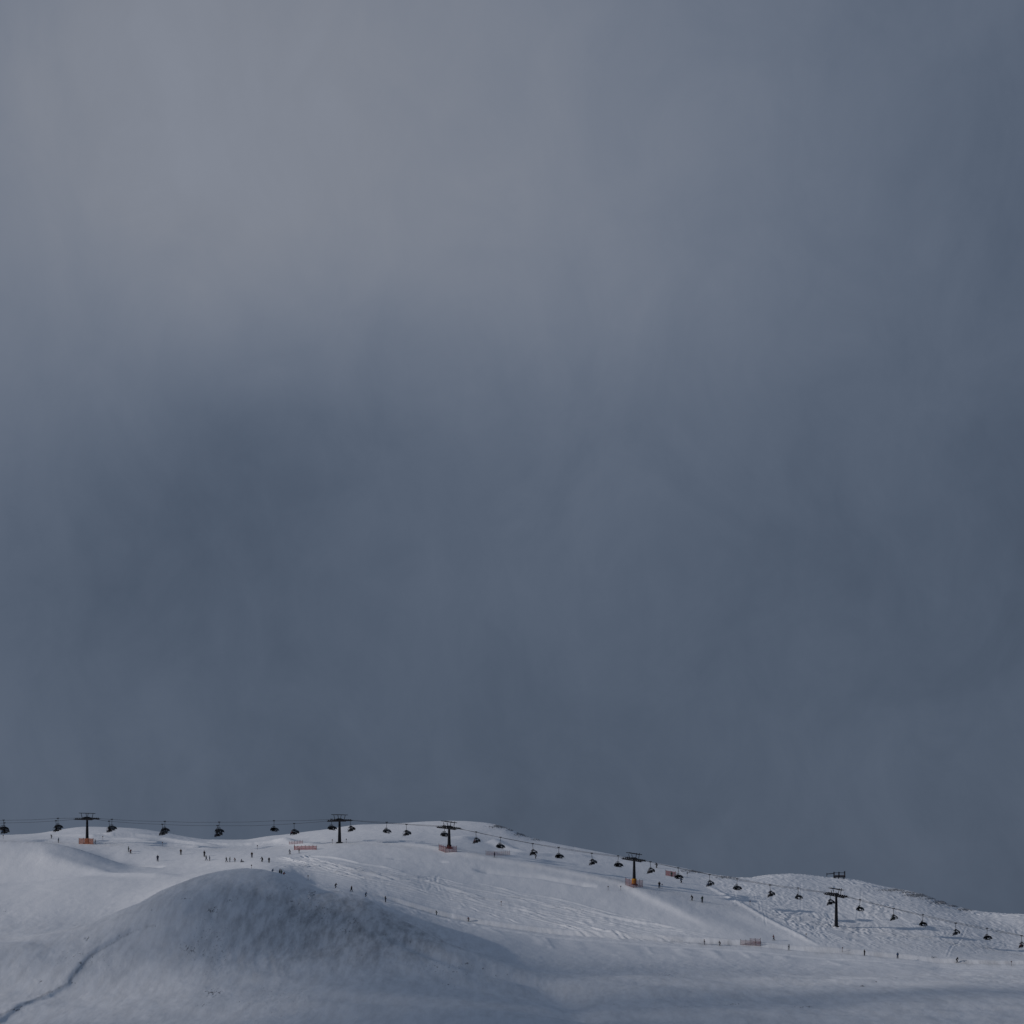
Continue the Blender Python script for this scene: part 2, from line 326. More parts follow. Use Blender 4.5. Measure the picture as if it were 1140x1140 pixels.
# snow banks behind the plateau
for P_, h in (([(100, 929), (125, 930), (150, 930.5), (185, 935), (215, 940), (245, 943)], 1.0), ([(130, 933), (170, 938), (205, 942), (240, 946)], .6),
              ([(225, 939), (260, 941), (300, 939), (330, 937)], .8), ([(300, 938), (312, 937), (330, 940), (350, 942)], .8), ([(60, 930), (90, 929.5), (110, 932)], .5),
              ([(505, 934), (530, 933.5), (550, 936), (570, 946), (590, 951)], .75), ([(560, 950), (610, 951), (660, 953.5)], .5)):
    feature(P_, 6, ridge_f(3.2, h), Ymin=900)
# shoulder lines right of the second pylon
feature([(395, 938.5), (440, 940), (475, 944), (505, 951), (540, 957), (580, 963), (630, 972), (670, 981), (690, 986), (715, 999), (750, 1015), (800, 1037)], 5, bank_f(1.8, .9, 8), Ymin=860)
feature([(525, 967.5), (560, 972), (600, 976), (640, 983), (665, 987)], 5, lambda d, al: -.9 * np.exp(-(d / 1.6) ** 2) * taper(al), Ymin=860)
feature([(430, 956), (462, 958), (488, 959), (500, 960)], 3, lambda d, al: -.4 * np.exp(-(d / 1.2) ** 2) * taper(al), Ymin=860)
# berm between groomed piste and the moguls
feature([(782, 984), (795, 990), (810, 998), (830, 1009), (850, 1021), (880, 1036), (912, 1053)], 4, ridge_f(1.2, .42), Ymin=850)
feature([(800, 1012), (840, 1030), (880, 1048), (900, 1056)], 9, lambda d, al: -.5 * np.exp(-(d / 6) ** 2) * taper(al), Ymin=850)
# piste rim: cut on the hill side and pushed-up snow on the outer side
rim = [(x, float(ey(np.array([x]))[0])) for x in range(300, 1200, 25)]
Pr = [(U(x) * float(eY(np.array([float(x)]))[0]), float(eY(np.array([float(x)]))[0])) for x in range(420, 1240, 20)]
feature(None, 4, lambda d, al: .45 * np.exp(-((d + 1.2) / 1.6) ** 2) * taper(al, .03), world=Pr)
Pr2 = [(X * (1 + 10 / Y), Y + 10) for X, Y in Pr]
feature(None, 4, lambda d, al: (-.7 * np.exp(-(d / 1.6) ** 2) + .5 * np.exp(-((d - 3.2) / 1.5) ** 2)) * taper(al, .03), world=Pr2)
Pr3 = [(U(x) * float(mY(np.array([float(x)]))[0]), float(mY(np.array([float(x)]))[0])) for x in range(240, 530, 10)]
# lobes of snow sliding off the rim
rl = random.Random(5)
for _ in range(60):
    x = rl.uniform(540, 1150); Y0 = float(eY(np.array([x]))[0]) - rl.uniform(2, 5); ln = rl.uniform(5, 26)
    X0 = U(x) * Y0; dx = rl.uniform(-1, 3)
    feature(None, 2.5, ridge_f(rl.uniform(.8, 2.6), rl.uniform(.04, .16)), world=[(X0, Y0), (X0 + dx * .5, Y0 - ln * .5), (X0 + dx, Y0 - ln)])
# ski tracks fanning from the plateau down to the right
rt = random.Random(3)
def wavy(p0, p1, p2, amp, n=14):
    res = []; ph = rt.uniform(0, 6); fr = rt.uniform(1, 3.5)
    for i in range(n):
        t = i / (n - 1); x = (1-t)**2 * p0[0] + 2*t*(1-t) * p1[0] + t*t * p2[0]; y = (1-t)**2 * p0[1] + 2*t*(1-t) * p1[1] + t*t * p2[1]
        res.append((x, y + amp * math.sin(ph + fr * 6.28 * t)))
    return res
for i in range(30):
    p0 = (rt.uniform(300, 345), rt.uniform(953, 966)); e = rt.uniform(0, 1)
    p2 = (rt.uniform(400, 520), 0); p2 = (p2[0], 962 + (p2[0] - 345) * rt.uniform(.12, .30)); p1 = ((p0[0] + p2[0]) / 2, (p0[1] + p2[1]) / 2 - rt.uniform(0, 5))
    feature(wavy(p0, p1, p2, rt.uniform(.2, .9)), 1.2, track_f(rt.uniform(.28, .5), rt.uniform(.12, .26)), Ymin=850)
for i in range(34):
    x0 = rt.uniform(430, 700); y0 = 975 + (x0 - 430) * .16 + rt.uniform(0, 26); L_ = rt.uniform(50, 150); x1 = x0 + L_; y1 = y0 + L_ * rt.uniform(.12, .3)
    feature(wavy((x0, y0), ((x0 + x1) / 2, (y0 + y1) / 2 + rt.uniform(-2, 3)), (x1, y1), rt.uniform(.3, 1.2)), 1.2, track_f(rt.uniform(.25, .45), rt.uniform(.08, .22)), Ymin=850)
for P_, h in (([(318, 956), (345, 953.5), (370, 955), (400, 961), (425, 965), (450, 971)], .5), ([(330, 958), (365, 961), (395, 970), (430, 977), (470, 984)], .45),
              ([(470, 980), (500, 989), (520, 995), (540, 1001)], .4), ([(540, 1003), (600, 1008), (660, 1016), (700, 1024), (760, 1034)], .35), ([(650, 1030), (680, 1039), (740, 1042), (800, 1044)], .35)):
    feature(P_, 2, ridge_f(.8, h), Ymin=850)
for i in range(16):       # long sweeping runs
    x0 = rt.uniform(400, 560); y0 = 958 + (x0 - 400) * .19 + rt.uniform(0, 22); L_ = rt.uniform(170, 300); x1 = min(x0 + L_, 800); y1 = min(y0 + L_ * rt.uniform(.17, .27), 1043 if x1 > 650 else 1032)
    feature(wavy((x0, y0), ((x0 + x1) / 2, (y0 + y1) / 2 + rt.uniform(-4, 5)), (x1, y1), rt.uniform(.3, 1.6), 26), 1.6, track_f(rt.uniform(.3, .55), rt.uniform(.10, .22)), Ymin=850)
for i in range(14):       # runs through the rough snow on the right
    x0 = rt.uniform(810, 1100); y0 = float(sy(np.array([x0]))[0]) + rt.uniform(3, 25); x1 = x0 + rt.uniform(-30, 90); y1 = min(y0 + rt.uniform(18, 50), float(ey(np.array([x1]))[0]) - 14)
    if y1 > y0 + 6: feature(wavy((x0, y0), ((x0 + x1) / 2, (y0 + y1) / 2), (x1, y1), rt.uniform(1.5, 4), 20), 1.4, track_f(rt.uniform(.22, .3), rt.uniform(.03, .07)), Ymin=850)
for i in range(7):        # wandering dug-up tracks in the powder
    x0 = rt.uniform(462, 490); y0 = rt.uniform(973, 980); x1 = x0 + rt.uniform(-8, 60); y1 = y0 + rt.uniform(15, 38)
    feature(wavy((x0, y0), (x0 + rt.uniform(-16, 30), (y0 + y1) / 2), (x1, y1), 2.5), 1, track_f(.4, .035), Ymin=850)
YP = HZ - BASE / np.maximum(YY, 1) / K
# mogul field on the right slope
line = 984 + (XP - 782) * .535
mog = .72 * band(XP, 790, 3000, 12) / (1 + np.exp((YP + 3 + 5 * vnoise(XX / 6, YY / 8, 55) - np.minimum(line, 1066 + 0 * XP)) / 5)) * band(YY, 835, 1040, 5) / (1 + np.exp((YP - (ey(cx)[None, :] - 12)) / 2))
wx = XX + 2.5 * vnoise(XX / 7, YY / 9, 41); wy = YY + 3 * vnoise(XX / 8, YY / 8, 42)
mamp = np.clip(.55 + 1.0 * fbm(XX / 22 + YY / 60, YY / 30, 53, 2), .5, 1.3)
Z += mog * (.30 * (1 - np.abs(vnoise(wx / 1.7 + wy / 8, wy / 3.6 - wx / 10, 51))) ** 2 + .20 * vnoise(wx / .9 + wy / 5, wy / 2.0, 52) + .12 * vnoise(wx / .55, wy / 1.2, 54) - .15) * mamp
# chopped snow between the tracks and along the far banks
chop = band(XP, 300, 800, 12) * band(YP, 958 + (XP - 330) * .17, 1050, 3) * band(YY, 840, 960, 5) + band(XP, 90, 330, 15) * band(YP, 928, 944, 2) * band(YY, 940, 1050, 6)
Z += np.clip(chop, 0, 1) * (.16 * fbm(XX / 1.5 + YY / 6, YY / 3.5, 61, 3)) * (.5 + .5 * vnoise(XX / 14, YY / 16, 62))
# sluff runnels on the mound's near face
run = band(XP, 255, 400, 14) * band(YP, 995, 1075, 6)
Z += run * .30 * fbm(XX / 2.4 + (YY - 780) * .05, YY / 22, 71, 3) * (.6 + .4 * vnoise(XX / 11, YY / 18, 72))
rough = band(XP, -300, 1500, 30) * band(YY, 580, 830, 10)
Z += rough * (.11 * fbm(XX / 3.2 - YY / 11, YY / 9 + XX / 30, 77, 3) + .05 * fbm(XX / 1.1, YY / 3, 78, 2)) * (.4 + .6 * np.clip(.5 + vnoise(XX / 26, YY / 40, 79), 0, 1))
Z += rough * .12 * np.abs(fbm(XX / 5 + YY / 20, YY / 6, 75, 4)) * (vnoise(XX / 22, YY / 24, 76) > -.1)

# where grass and stones poke through the thin snow
rock = np.zeros_like(Z); YPn = HZ - Z / np.maximum(YY, 1) / K
PATCH = [(235, 1050, 42, 50, .5), (350, 1020, 60, 25, .56), (500, 1078, 60, 14, .46), (90, 1068, 60, 26, .42), (300, 1110, 80, 25, .4), (1010, 993.5, 20, 1.6, 1), (1038, 1000.5, 18, 2, 1.1), (1063, 1008.5, 16, 2, 1.1), (572, 923.5, 12, 2.2, 1.1), (592, 931.5, 10, 2, 1), (78, 1094, 10, 2, .7), (91, 1074, 3, 7, .7), (108, 1059, 8, 3, .7), (138, 1041, 12, 3, .75), (165, 1031, 10, 2, .6), (20, 1124, 16, 3, .7), (50, 1108, 14, 3, .7), (470, 1058, 16, 2, .7), (560, 1085, 16, 2, .6), (600, 1097, 12, 3, .5), (260, 1002, 20, 4, .5), (280, 1020, 20, 8, .45), (350, 1030, 30, 8, .4), (420, 1052, 20, 4, .4), (740, 1085, 20, 3, .6), (860, 1088, 26, 2, .5), (1000, 1090, 20, 2, .45), (680, 1118, 24, 2, .5), (760, 1121, 30, 2, .55), (1090, 1125, 24, 2, .45), (208, 1000, 11, 3, .7), (237, 1013, 9, 5, .9), (173, 1013, 8, 2.5, .6), (96, 1045, 7, 3, .7), (45, 1093, 6, 2.2, .8), (210, 1057, 12, 6, .9), (237, 1105, 16, 7, .8), (225, 1118, 12, 4, .6),
 (4, 1014, 7, 2, .6), (299, 1000, 6, 6, .7), (323, 1004, 8, 3, .7), (347, 997, 9, 8, .8), (322, 988, 14, 4, .6), (395, 1026, 12, 5, .8), (384, 1037, 11, 5, .8), (400, 1064, 7, 2, .7), (430, 1041, 10, 3, .7), (452, 1048, 14, 3, .7),
 (360, 1012, 18, 6, .6), (314, 1132, 9, 2, .6), (519, 1073, 8, 2.5, .9), (499, 1096, 12, 4, .6), (540, 1079, 14, 1.6, .7), (816, 1118, 12, 2, .7), (897, 1121, 16, 2.4, .7), (1000, 1118, 14, 1.5, .5),
 (960, 1098, 6, 1.6, .9), (978, 1093, 10, 1.2, .7), (112, 1062, 10, 2, .5), (560, 920.1, 19.2, 3.4, 1.15), (583, 928.6, 14.4, 3.74, 1.15), (600, 934.6, 14.4, 2.38, 1), (775, 969.6, 31.2, 3.06, 1), (812, 976.6, 21.6, 2.38, 1), (735, 961.5, 16, 1.4, .6), (640, 943, 14, 1.2, .5),
 (995, 991.1, 26.4, 2.89, 1), (1025, 996.6, 24, 3.74, 1.15), (1050, 1004.6, 19.2, 4.08, 1.15), (1075, 1012.6, 16.8, 3.06, 1), (1095, 1016.5, 14, 1.2, .7), (890, 974, 12, .9, .6), (870, 973.5, 12, .9, .5),
 (1040, 1066, 6, 3, .8), (1010, 1052, 12, 5, .4), (980, 1046, 8, 4, .5), (745, 1083, 14, 2, .5), (760, 1088, 14, 2, .5), (1115, 1038, 20, 5, .5), (1068, 1040, 20, 8, .35), (130, 1048, 10, 2, .5), (343, 979.5, 3, 1.2, .7)]
for (x, y, rx, ry, a) in PATCH:
    rock = np.maximum(rock, a * np.exp(-((XP - x) / rx) ** 2 - ((YPn - y) / ry) ** 2))
thin = np.clip((.42 * band(XP, 225, 520, 25) + .20 * band(XP, 290, 505, 30)) * band(YPn, 984, 1072, 9) * band(YY, 600, 840, 6) + .36 * band(YY, 570, 800, 10) + .24 * band(XP, 930, 1200, 20) * band(YY, 840, 1000, 8), 0, 1)  # thin snow mottle; extra flank term paints the mound's shaded side darker
rock *= (YY > 560) & (YY < 1100)
# shade painted along the inner piste lane and left path cut; wind lip darkened
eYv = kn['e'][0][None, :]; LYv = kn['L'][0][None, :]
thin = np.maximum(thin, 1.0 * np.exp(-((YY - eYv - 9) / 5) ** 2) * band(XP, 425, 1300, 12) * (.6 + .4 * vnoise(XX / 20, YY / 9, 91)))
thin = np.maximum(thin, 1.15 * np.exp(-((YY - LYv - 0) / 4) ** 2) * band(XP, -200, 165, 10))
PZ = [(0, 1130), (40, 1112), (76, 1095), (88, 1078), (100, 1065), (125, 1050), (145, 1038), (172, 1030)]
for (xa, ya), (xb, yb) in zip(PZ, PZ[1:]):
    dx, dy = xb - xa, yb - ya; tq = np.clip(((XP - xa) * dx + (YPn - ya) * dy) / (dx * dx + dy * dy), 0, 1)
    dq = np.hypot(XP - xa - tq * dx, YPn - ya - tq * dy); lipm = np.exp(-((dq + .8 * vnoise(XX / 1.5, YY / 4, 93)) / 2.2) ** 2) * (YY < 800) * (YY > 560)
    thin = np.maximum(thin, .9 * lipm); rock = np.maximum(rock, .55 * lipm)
nz = fbm(XX / 1.1 + YY / 5, YY / 3.0, 81, 3)
Z += .25 * rock * (nz > .1) * nz

verts = np.stack([XX, YY, Z], -1).reshape(-1, 3).astype(np.float32)
ii, jj = np.meshgrid(np.arange(nr - 1), np.arange(nc - 1), indexing='ij')
a = (ii * nc + jj).ravel(); quads = np.stack([a, a + 1, a + nc + 1, a + nc], -1).astype(np.int32)
me = bpy.data.meshes.new('snow_slope'); me.vertices.add(len(verts)); me.vertices.foreach_set('co', verts.ravel())
me.loops.add(quads.size); me.loops.foreach_set('vertex_index', quads.ravel()); me.polygons.add(len(quads))
me.polygons.foreach_set('loop_start', np.arange(0, quads.size, 4, dtype=np.int32)); me.polygons.foreach_set('loop_total', np.full(len(quads), 4, np.int32))
me.polygons.foreach_set('use_smooth', np.ones(len(quads), bool)); me.update(calc_edges=True)
at = me.attributes.new('bare', 'FLOAT', 'POINT'); at.data.foreach_set('value', rock.ravel().astype(np.float32))
at = me.attributes.new('thin', 'FLOAT', 'POINT'); at.data.foreach_set('value', thin.ravel().astype(np.float32))  # carries thin snow and painted shade together
terr = bpy.data.objects.new('snow_ground', me); COL.objects.link(terr); tag(terr, kind='structure')

m = bpy.data.materials.new('snow'); m.use_nodes = True; t = m.node_tree; b = t.nodes['Principled BSDF']
geo = N(t, 'ShaderNodeNewGeometry'); mp = N(t, 'ShaderNodeMapping'); t.links.new(geo.outputs['Position'], mp.inputs[0]); mp.inputs['Scale'].default_value = (1, .45, 1)
def tn(scale, det, rough_=.55, src=None):
    n = N(t, 'ShaderNodeTexNoise'); n.inputs['Scale'].default_value = scale; n.inputs['Detail'].default_value = det; n.inputs['Roughness'].default_value = rough_
    t.links.new((src or mp).outputs[0] if src is None else src, n.inputs[0]); return n.outputs[0]
big = tn(.035, 5); mid = tn(.5, 5); fin = tn(2.6, 6, .65)
ramp = N(t, 'ShaderNodeValToRGB'); ramp.color_ramp.elements[0].position = .3; ramp.color_ramp.elements[1].position = .7
ramp.color_ramp.elements[0].color = (.73, .75, .78, 1); ramp.color_ramp.elements[1].color = (.80, .81, .83, 1)
t.links.new(mth(t, 'ADD', mth(t, 'MULTIPLY', big, .5), mth(t, 'MULTIPLY', mid, .5)), ramp.inputs[0])
attr = N(t, 'ShaderNodeAttribute'); attr.attribute_name = 'bare'
mp2 = N(t, 'ShaderNodeMapping'); t.links.new(geo.outputs['Position'], mp2.inputs[0]); mp2.inputs['Scale'].default_value = (1, .16, .6); mp2.inputs['Rotation'].default_value = (0, 0, .05)
bn = mth(t, 'ADD', mth(t, 'MULTIPLY', mth(t, 'SUBTRACT', tn(1.7, 6, .7, mp2.outputs[0]), .5), 1.8), .5)
bare = mth(t, 'MULTIPLY', mth(t, 'SUBTRACT', mth(t, 'ADD', mth(t, 'MULTIPLY', attr.outputs['Fac'], .52), mth(t, 'MULTIPLY', bn, .9)), .80), 7, clamp=True)
bare = mth(t, 'MULTIPLY', bare, mth(t, 'GREATER_THAN', attr.outputs['Fac'], .04))
# thin wind-scoured crust shows as grey mottle; painted shade rides on the same mask
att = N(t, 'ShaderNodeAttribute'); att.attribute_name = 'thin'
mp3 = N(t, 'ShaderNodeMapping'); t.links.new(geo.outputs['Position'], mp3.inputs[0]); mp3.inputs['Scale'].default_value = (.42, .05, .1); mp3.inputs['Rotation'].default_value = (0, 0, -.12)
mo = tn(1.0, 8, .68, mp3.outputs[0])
mott_shade = mth(t, 'MULTIPLY', mth(t, 'ADD', mth(t, 'MULTIPLY', mth(t, 'SUBTRACT', mo, .40), 3.0, clamp=True), mth(t, 'MULTIPLY', mth(t, 'SUBTRACT', att.outputs['Fac'], .5), .6, clamp=True)), mth(t, 'MULTIPLY', att.outputs['Fac'], .8))
bare = mth(t, 'MAXIMUM', bare, mott_shade)
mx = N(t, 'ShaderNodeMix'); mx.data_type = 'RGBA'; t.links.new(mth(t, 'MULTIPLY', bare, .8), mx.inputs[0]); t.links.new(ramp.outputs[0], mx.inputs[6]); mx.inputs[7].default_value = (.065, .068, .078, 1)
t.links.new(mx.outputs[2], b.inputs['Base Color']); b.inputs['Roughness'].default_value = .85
b.inputs['Specular IOR Level'].default_value = .25
bp = N(t, 'ShaderNodeBump'); bp.inputs['Strength'].default_value = .3; bp.inputs['Distance'].default_value = .3
t.links.new(mth(t, 'ADD', mth(t, 'MULTIPLY', fin, .5), mid), bp.inputs['Height']); t.links.new(bp.outputs[0], b.inputs['Normal'])
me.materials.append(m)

# ------------------------------------------------------------------ unseen broken cloud added up-sun, its lumps laid out to shade the near slope
cm = bpy.data.materials.new('shade_cloud'); cm.use_nodes = True; ct = cm.node_tree; cb = ct.nodes['Principled BSDF']
cb.inputs['Roughness'].default_value = 1; cb.inputs['Specular IOR Level'].default_value = 0
cn = N(ct, 'ShaderNodeTexNoise'); cn.inputs['Scale'].default_value = .05; cn.inputs['Detail'].default_value = 6
cr_ = N(ct, 'ShaderNodeValToRGB'); cr_.color_ramp.elements[0].color = (.62, .64, .68, 1); cr_.color_ramp.elements[1].color = (.85, .86, .88, 1)
cg = N(ct, 'ShaderNodeNewGeometry'); ct.links.new(cg.outputs['Position'], cn.inputs[0]); ct.links.new(cn.outputs[0], cr_.inputs[0]); ct.links.new(cr_.outputs[0], cb.inputs['Base Color'])
rc = random.Random(21); cbm = bmesh.new()
SHADE_CLOUD_Z = 900.0; tcl = (SHADE_CLOUD_Z + 25) / ray[2] * -1
def shade_edge(X): return float(np.interp(X, [-260, -125, -98, -76, -64, -52, -38, -10, 25, 60, 120, 260], [630, 640, 650, 680, 760, 838, 846, 822, 772, 745, 750, 745]))
placed = 0
while placed < 92:
    X = rc.uniform(-300, 330); Yt = rc.uniform(520, 850)
    if Yt > shade_edge(X) - 8 - (rc.uniform(0, 60) if abs(X + 50) > 60 else 0): continue
    if 8 > X > -66 or rc.random() < (.34 if X < -100 else .24):
        r_ = rc.uniform(7, 17); c = Vector((X, Yt, -25)) - ray * tcl + Vector((0, 0, rc.uniform(-5, 5)))
        res = bmesh.ops.create_icosphere(cbm, subdivisions=3, radius=r_, matrix=Matrix.Translation(c) @ Matrix.Diagonal((rc.uniform(1, 1.8), rc.uniform(.9, 1.5), rc.uniform(.5, .7), 1)))
        for v in res['verts']:
            d = v.co - c; nn = math.sin(v.co.x * .31 + v.co.y * .23) * math.cos(v.co.y * .37 - v.co.z * .5) + .5 * math.sin(v.co.x * .8 + v.co.z * .9 + v.co.y * .7)
            v.co = c + d * (1 + .16 * nn)
        placed += 1
cd = bpy.data.meshes.new('shade_cloud'); cbm.to_mesh(cd); cbm.free(); cd.materials.append(cm); cd.polygons.foreach_set('use_smooth', [True] * len(cd.polygons))
cl = bpy.data.objects.new('shade_cloud', cd); COL.objects.link(cl); tag(cl, kind='structure')

# ------------------------------------------------------------------ mesh helpers
class MB:
    def __init__(s): s.bm = bmesh.new()
    def box(s, c, size, rot=None):
        m_ = Matrix.Translation(c) @ (rot.to_4x4() if rot is not None else Matrix.Identity(4)) @ Matrix.Diagonal((*size, 1))
        bmesh.ops.create_cube(s.bm, size=1, matrix=m_); return s
    def tube(s, pts, r, n=8, cap=True):
        pts = [Vector(p) for p in pts]; rs = r if isinstance(r, (list, tuple)) else [r] * len(pts); rings = []
        for i, p in enumerate(pts):
            d = (pts[min(i+1, len(pts)-1)] - pts[max(i-1, 0)]).normalized()
            x = d.cross(Vector((0, 0, 1)) if abs(d.z) < .95 else Vector((1, 0, 0))).normalized(); y = d.cross(x)
            rings.append([s.bm.verts.new(p + (x * math.cos(6.28318 * q / n) + y * math.sin(6.28318 * q / n)) * rs[i]) for q in range(n)])
        for a_, b_ in zip(rings, rings[1:]):
            for q in range(n): s.bm.faces.new((a_[q], a_[(q+1) % n], b_[(q+1) % n], b_[q]))
        if cap: s.bm.faces.new(rings[0][::-1]); s.bm.faces.new(rings[-1])
        return s
    def disc(s, c, axis, r, th, n=14):
        ax = Vector(axis).normalized(); return s.tube([Vector(c) - ax * th / 2, Vector(c) + ax * th / 2], r, n)
    def ball(s, c, r, sc=(1, 1, 1), seg=12):
        bmesh.ops.create_uvsphere(s.bm, u_segments=seg, v_segments=seg // 2 + 2, radius=r, matrix=Matrix.Translation(c) @ Matrix.Diagonal((*sc, 1))); return s
    def sheet(s, rows, th):            # rows of points -> shell of real thickness
        g = [[s.bm.verts.new(p) for p in r_] for r_ in rows]; fs = []
        for a_, b_ in zip(g, g[1:]):
            for q in range(len(a_) - 1): fs.append(s.bm.faces.new((a_[q], a_[q+1], b_[q+1], b_[q])))
        bmesh.ops.solidify(s.bm, geom=fs, thickness=th); return s
    def mesh(s, name, m_, smooth=False):
        bmesh.ops.recalc_face_normals(s.bm, faces=s.bm.faces[:])
        d = bpy.data.meshes.new(name); s.bm.to_mesh(d); s.bm.free()
        if m_: d.materials.append(m_)
        if smooth: d.polygons.foreach_set('use_smooth', [True] * len(d.polygons))
        return d
    def build(s, name, m_, parent=None, smooth=False):
        o = bpy.data.objects.new(name, s.mesh(name, m_, smooth)); COL.objects.link(o)
        if parent: o.parent = parent
        return o
def empty(name, loc=(0, 0, 0), rz=0):
    o = bpy.data.objects.new(name, None); COL.objects.link(o); o.location = loc; o.rotation_euler = (0, 0, rz); return o
def kids(o): return [c for c in bpy.data.objects if c.parent == o]
def copy_tree(o, ch=None):
    r_ = o.copy(); COL.objects.link(r_)
    for c in (ch if ch is not None else kids(o)):
        d = c.copy(); COL.objects.link(d); d.parent = r_
    return r_

# ------------------------------------------------------------------ chairlift line
LDIR = Vector((1, -.3085, 0)).normalized(); LANG = math.atan2(LDIR.y, LDIR.x)
NEAR = [(-130, 921), (-60, 919.5), (5, 916.2), (62.3, 913.9), (97, 910.8), (121.5, 914.3), (180.8, 917.8), (242.2, 919.3), (327.5, 917.1), (378, 912.6), (390, 913.4), (452.5, 918), (500, 920.6), (530, 926.3), (593.1, 939.4),
        (658.9, 950.2), (706, 956), (724.2, 959.6), (790, 973.8), (857.2, 985.5), (924.3, 994.6), (931, 995.6), (994.8, 1011.6), (1064, 1028), (1137.4, 1042), (1210, 1056), (1300, 1074)]
FAR = [(-130, 917), (-60, 915.5), (4, 913.2), (63.5, 911.2), (97, 910), (124, 912.3), (183.5, 914.6), (244, 915.4), (305, 913.9), (369, 912.2), (378, 911.8), (430.5, 915.6), (495, 919.4), (500, 919.8), (557.2, 932.3), (622, 943.5),
       (688.2, 953), (706, 955.2), (755, 966.3), (820.6, 978.5), (888.6, 988.8), (931, 994.8), (957.6, 1001.7), (1027.5, 1018.6), (1098.8, 1033.6), (1210, 1053), (1300, 1071)]
def wp(x, y, off): Yw = lift_Y(x) + off; return Vector((U(x) * Yw, Yw, V(y) * Yw))
def rope_at(tab, off, x): return wp(x, float(np.interp(x, [p[0] for p in tab], [p[1] for p in tab])), off)
OFF = 2.7
for tab, off, lb in ((NEAR, -OFF, 'thin dark wire rope on the near side of the lift, carrying the occupied chairs'), (FAR, OFF, 'thin dark wire rope on the far side of the lift, carrying the empty chairs')):
    pts = [wp(x, y, off) for x, y in tab]; fine_pts = []
    for p, q in zip(pts, pts[1:]): fine_pts += [p, p.lerp(q, .5) - Vector((0, 0, .0004 * (q - p).length ** 2))]
    fine_pts.append(pts[-1])
    o = MB().tube(fine_pts, .048, 6).build('haul_rope', M['cable']); tag(o, lb, 'rope', 'haul ropes of the chairlift')

def make_pylon(x, lab, pad, padh, height_extra=0.0):
    Yc = lift_Y(x); X = U(x) * Yc; gz = height(X, Yc)
    pn, pf = rope_at(NEAR, -OFF, x), rope_at(FAR, OFF, x)
    zt = (pn.z + pf.z) / 2 - gz
    root = empty('lift_pylon', (X, Yc, gz), LANG); tag(root, lab, 'lift pylon', 'pylons of the chairlift')
    MB().tube([(0, 0, -1), (0, 0, .1), (0, 0, zt * .55), (0, 0, zt + .1)], [.62, .6, .46, .33], 16).build('pole', M['pole'], root, True)
    MB().box((0, 0, .0), (1.9, 1.9, .5)).box((0, 0, .3), (1.5, 1.5, .12)).build('foundation', M['steel'], root)
    if pad:
        m_ = MB()
        for q in range(8):
            an = q * math.pi / 4; m_.box((math.cos(an) * .66, math.sin(an) * .66, padh / 2 + .1), (.16, .5, padh), Matrix.Rotation(an, 3, 'Z'))
        m_.tube([(0, 0, .12), (0, 0, padh + .08)], .68, 16); m_.build('base_pad', M[pad], root)
    MB().box((0, 0, zt - .05), (.5, 2 * OFF + .5, .46)).box((0, 0, zt + .25), (.34, 3.4, .2)).build('crossarm', M['steel'], root)
    for off, p, tab in ((-OFF, pn, NEAR), (OFF, pf, FAR)):
        q0, q1 = rope_at(tab, off, x - 11), rope_at(tab, off, x + 11)
        sl = math.atan2(q1.z - q0.z, (q1 - q0).xy.length); zz = p.z - gz - .1
        rot = Matrix.Rotation(-sl, 3, 'Y')
        def pt(a_, b_, c_): return Vector((0, -off if False else off, zz)) + rot @ Vector((a_, b_, c_))
        m_ = MB().box(pt(0, 0, -.42), (6.6, .22, .26), rot)
        for s_ in (-1, 1):
            m_.box(pt(s_ * 1.7, 0, -.3), (2.7, .28, .16), rot)
            m_.box(pt(s_ * 3.5, 0, -.3), (.5, .5, .12), rot)
        tr = m_.build('sheave_train', M['steel'], root)
        mw = MB()
        for i in range(10): mw.disc(pt(-2.9 + i * .645, 0, -.17), (0, 1, 0), .25, .12, 12)
        mw.build('sheave', M['rubber'], tr)
        # walkway beside the sheaves
        mw = MB().box(pt(0, .55 * (1 if off > 0 else -1), -.55), (6.4, .5, .06), rot)
        for i in (-2.9, -1.45, 0, 1.45, 2.9): mw.box(pt(i, .78 * (1 if off > 0 else -1), -.3), (.04, .04, .5), rot)
        mw.build('walkway', M['steel'], root)
    sl = math.atan2((rope_at(FAR, OFF, x + 11) - rope_at(FAR, OFF, x - 11)).z, 7)
    rot = Matrix.Rotation(-sl, 3, 'Y'); m_ = MB(); top = zt + 1.55
    for yy in (-1.9, 1.9):
        m_.box(Vector((0, yy, top)), (4.4, .2, .2), rot)
        for s_ in (-1, 1): m_.tube([(s_ * 1.0, yy, zt), (s_ * 1.35, yy, top - s_ * 1.35 * math.tan(-sl) * -1)], .1, 8)
    for s_ in (-1.9, 1.9): m_.box(Vector((s_, 0, top + s_ * math.tan(sl))), (.14, 3.8, .14))
    m_.build('lifting_frame', M['steel'], root)
    m_ = MB().tube([(.0, -.68, .8), (0, -.42, zt)], .03, 6).tube([(.35, -.68, .8), (.3, -.42, zt)], .03, 6)
    for i in range(int(zt / .5)): z_ = .9 + i * .5; f = (z_ - .8) / (zt - .8); m_.tube([(0, -.68 + .26 * f, z_), (.34, -.68 + .26 * f, z_)], .022, 5)
    m_.build('ladder', M['steel'], root)
    return root
make_pylon(97, 'leftmost dark lift pylon, orange padded foot inside an orange net', 'pad_orange', 1.5)
make_pylon(378, 'dark lift pylon on the ridge between two close chairs, no net round its foot', None, 0)
make_pylon(500, 'dark lift pylon under the highest hill top, dull red net at its foot', 'pad_red', 1.1)
make_pylon(706, 'dark lift pylon with a bright yellow padded foot inside a low reddish net', 'pad_yellow', 1.9)
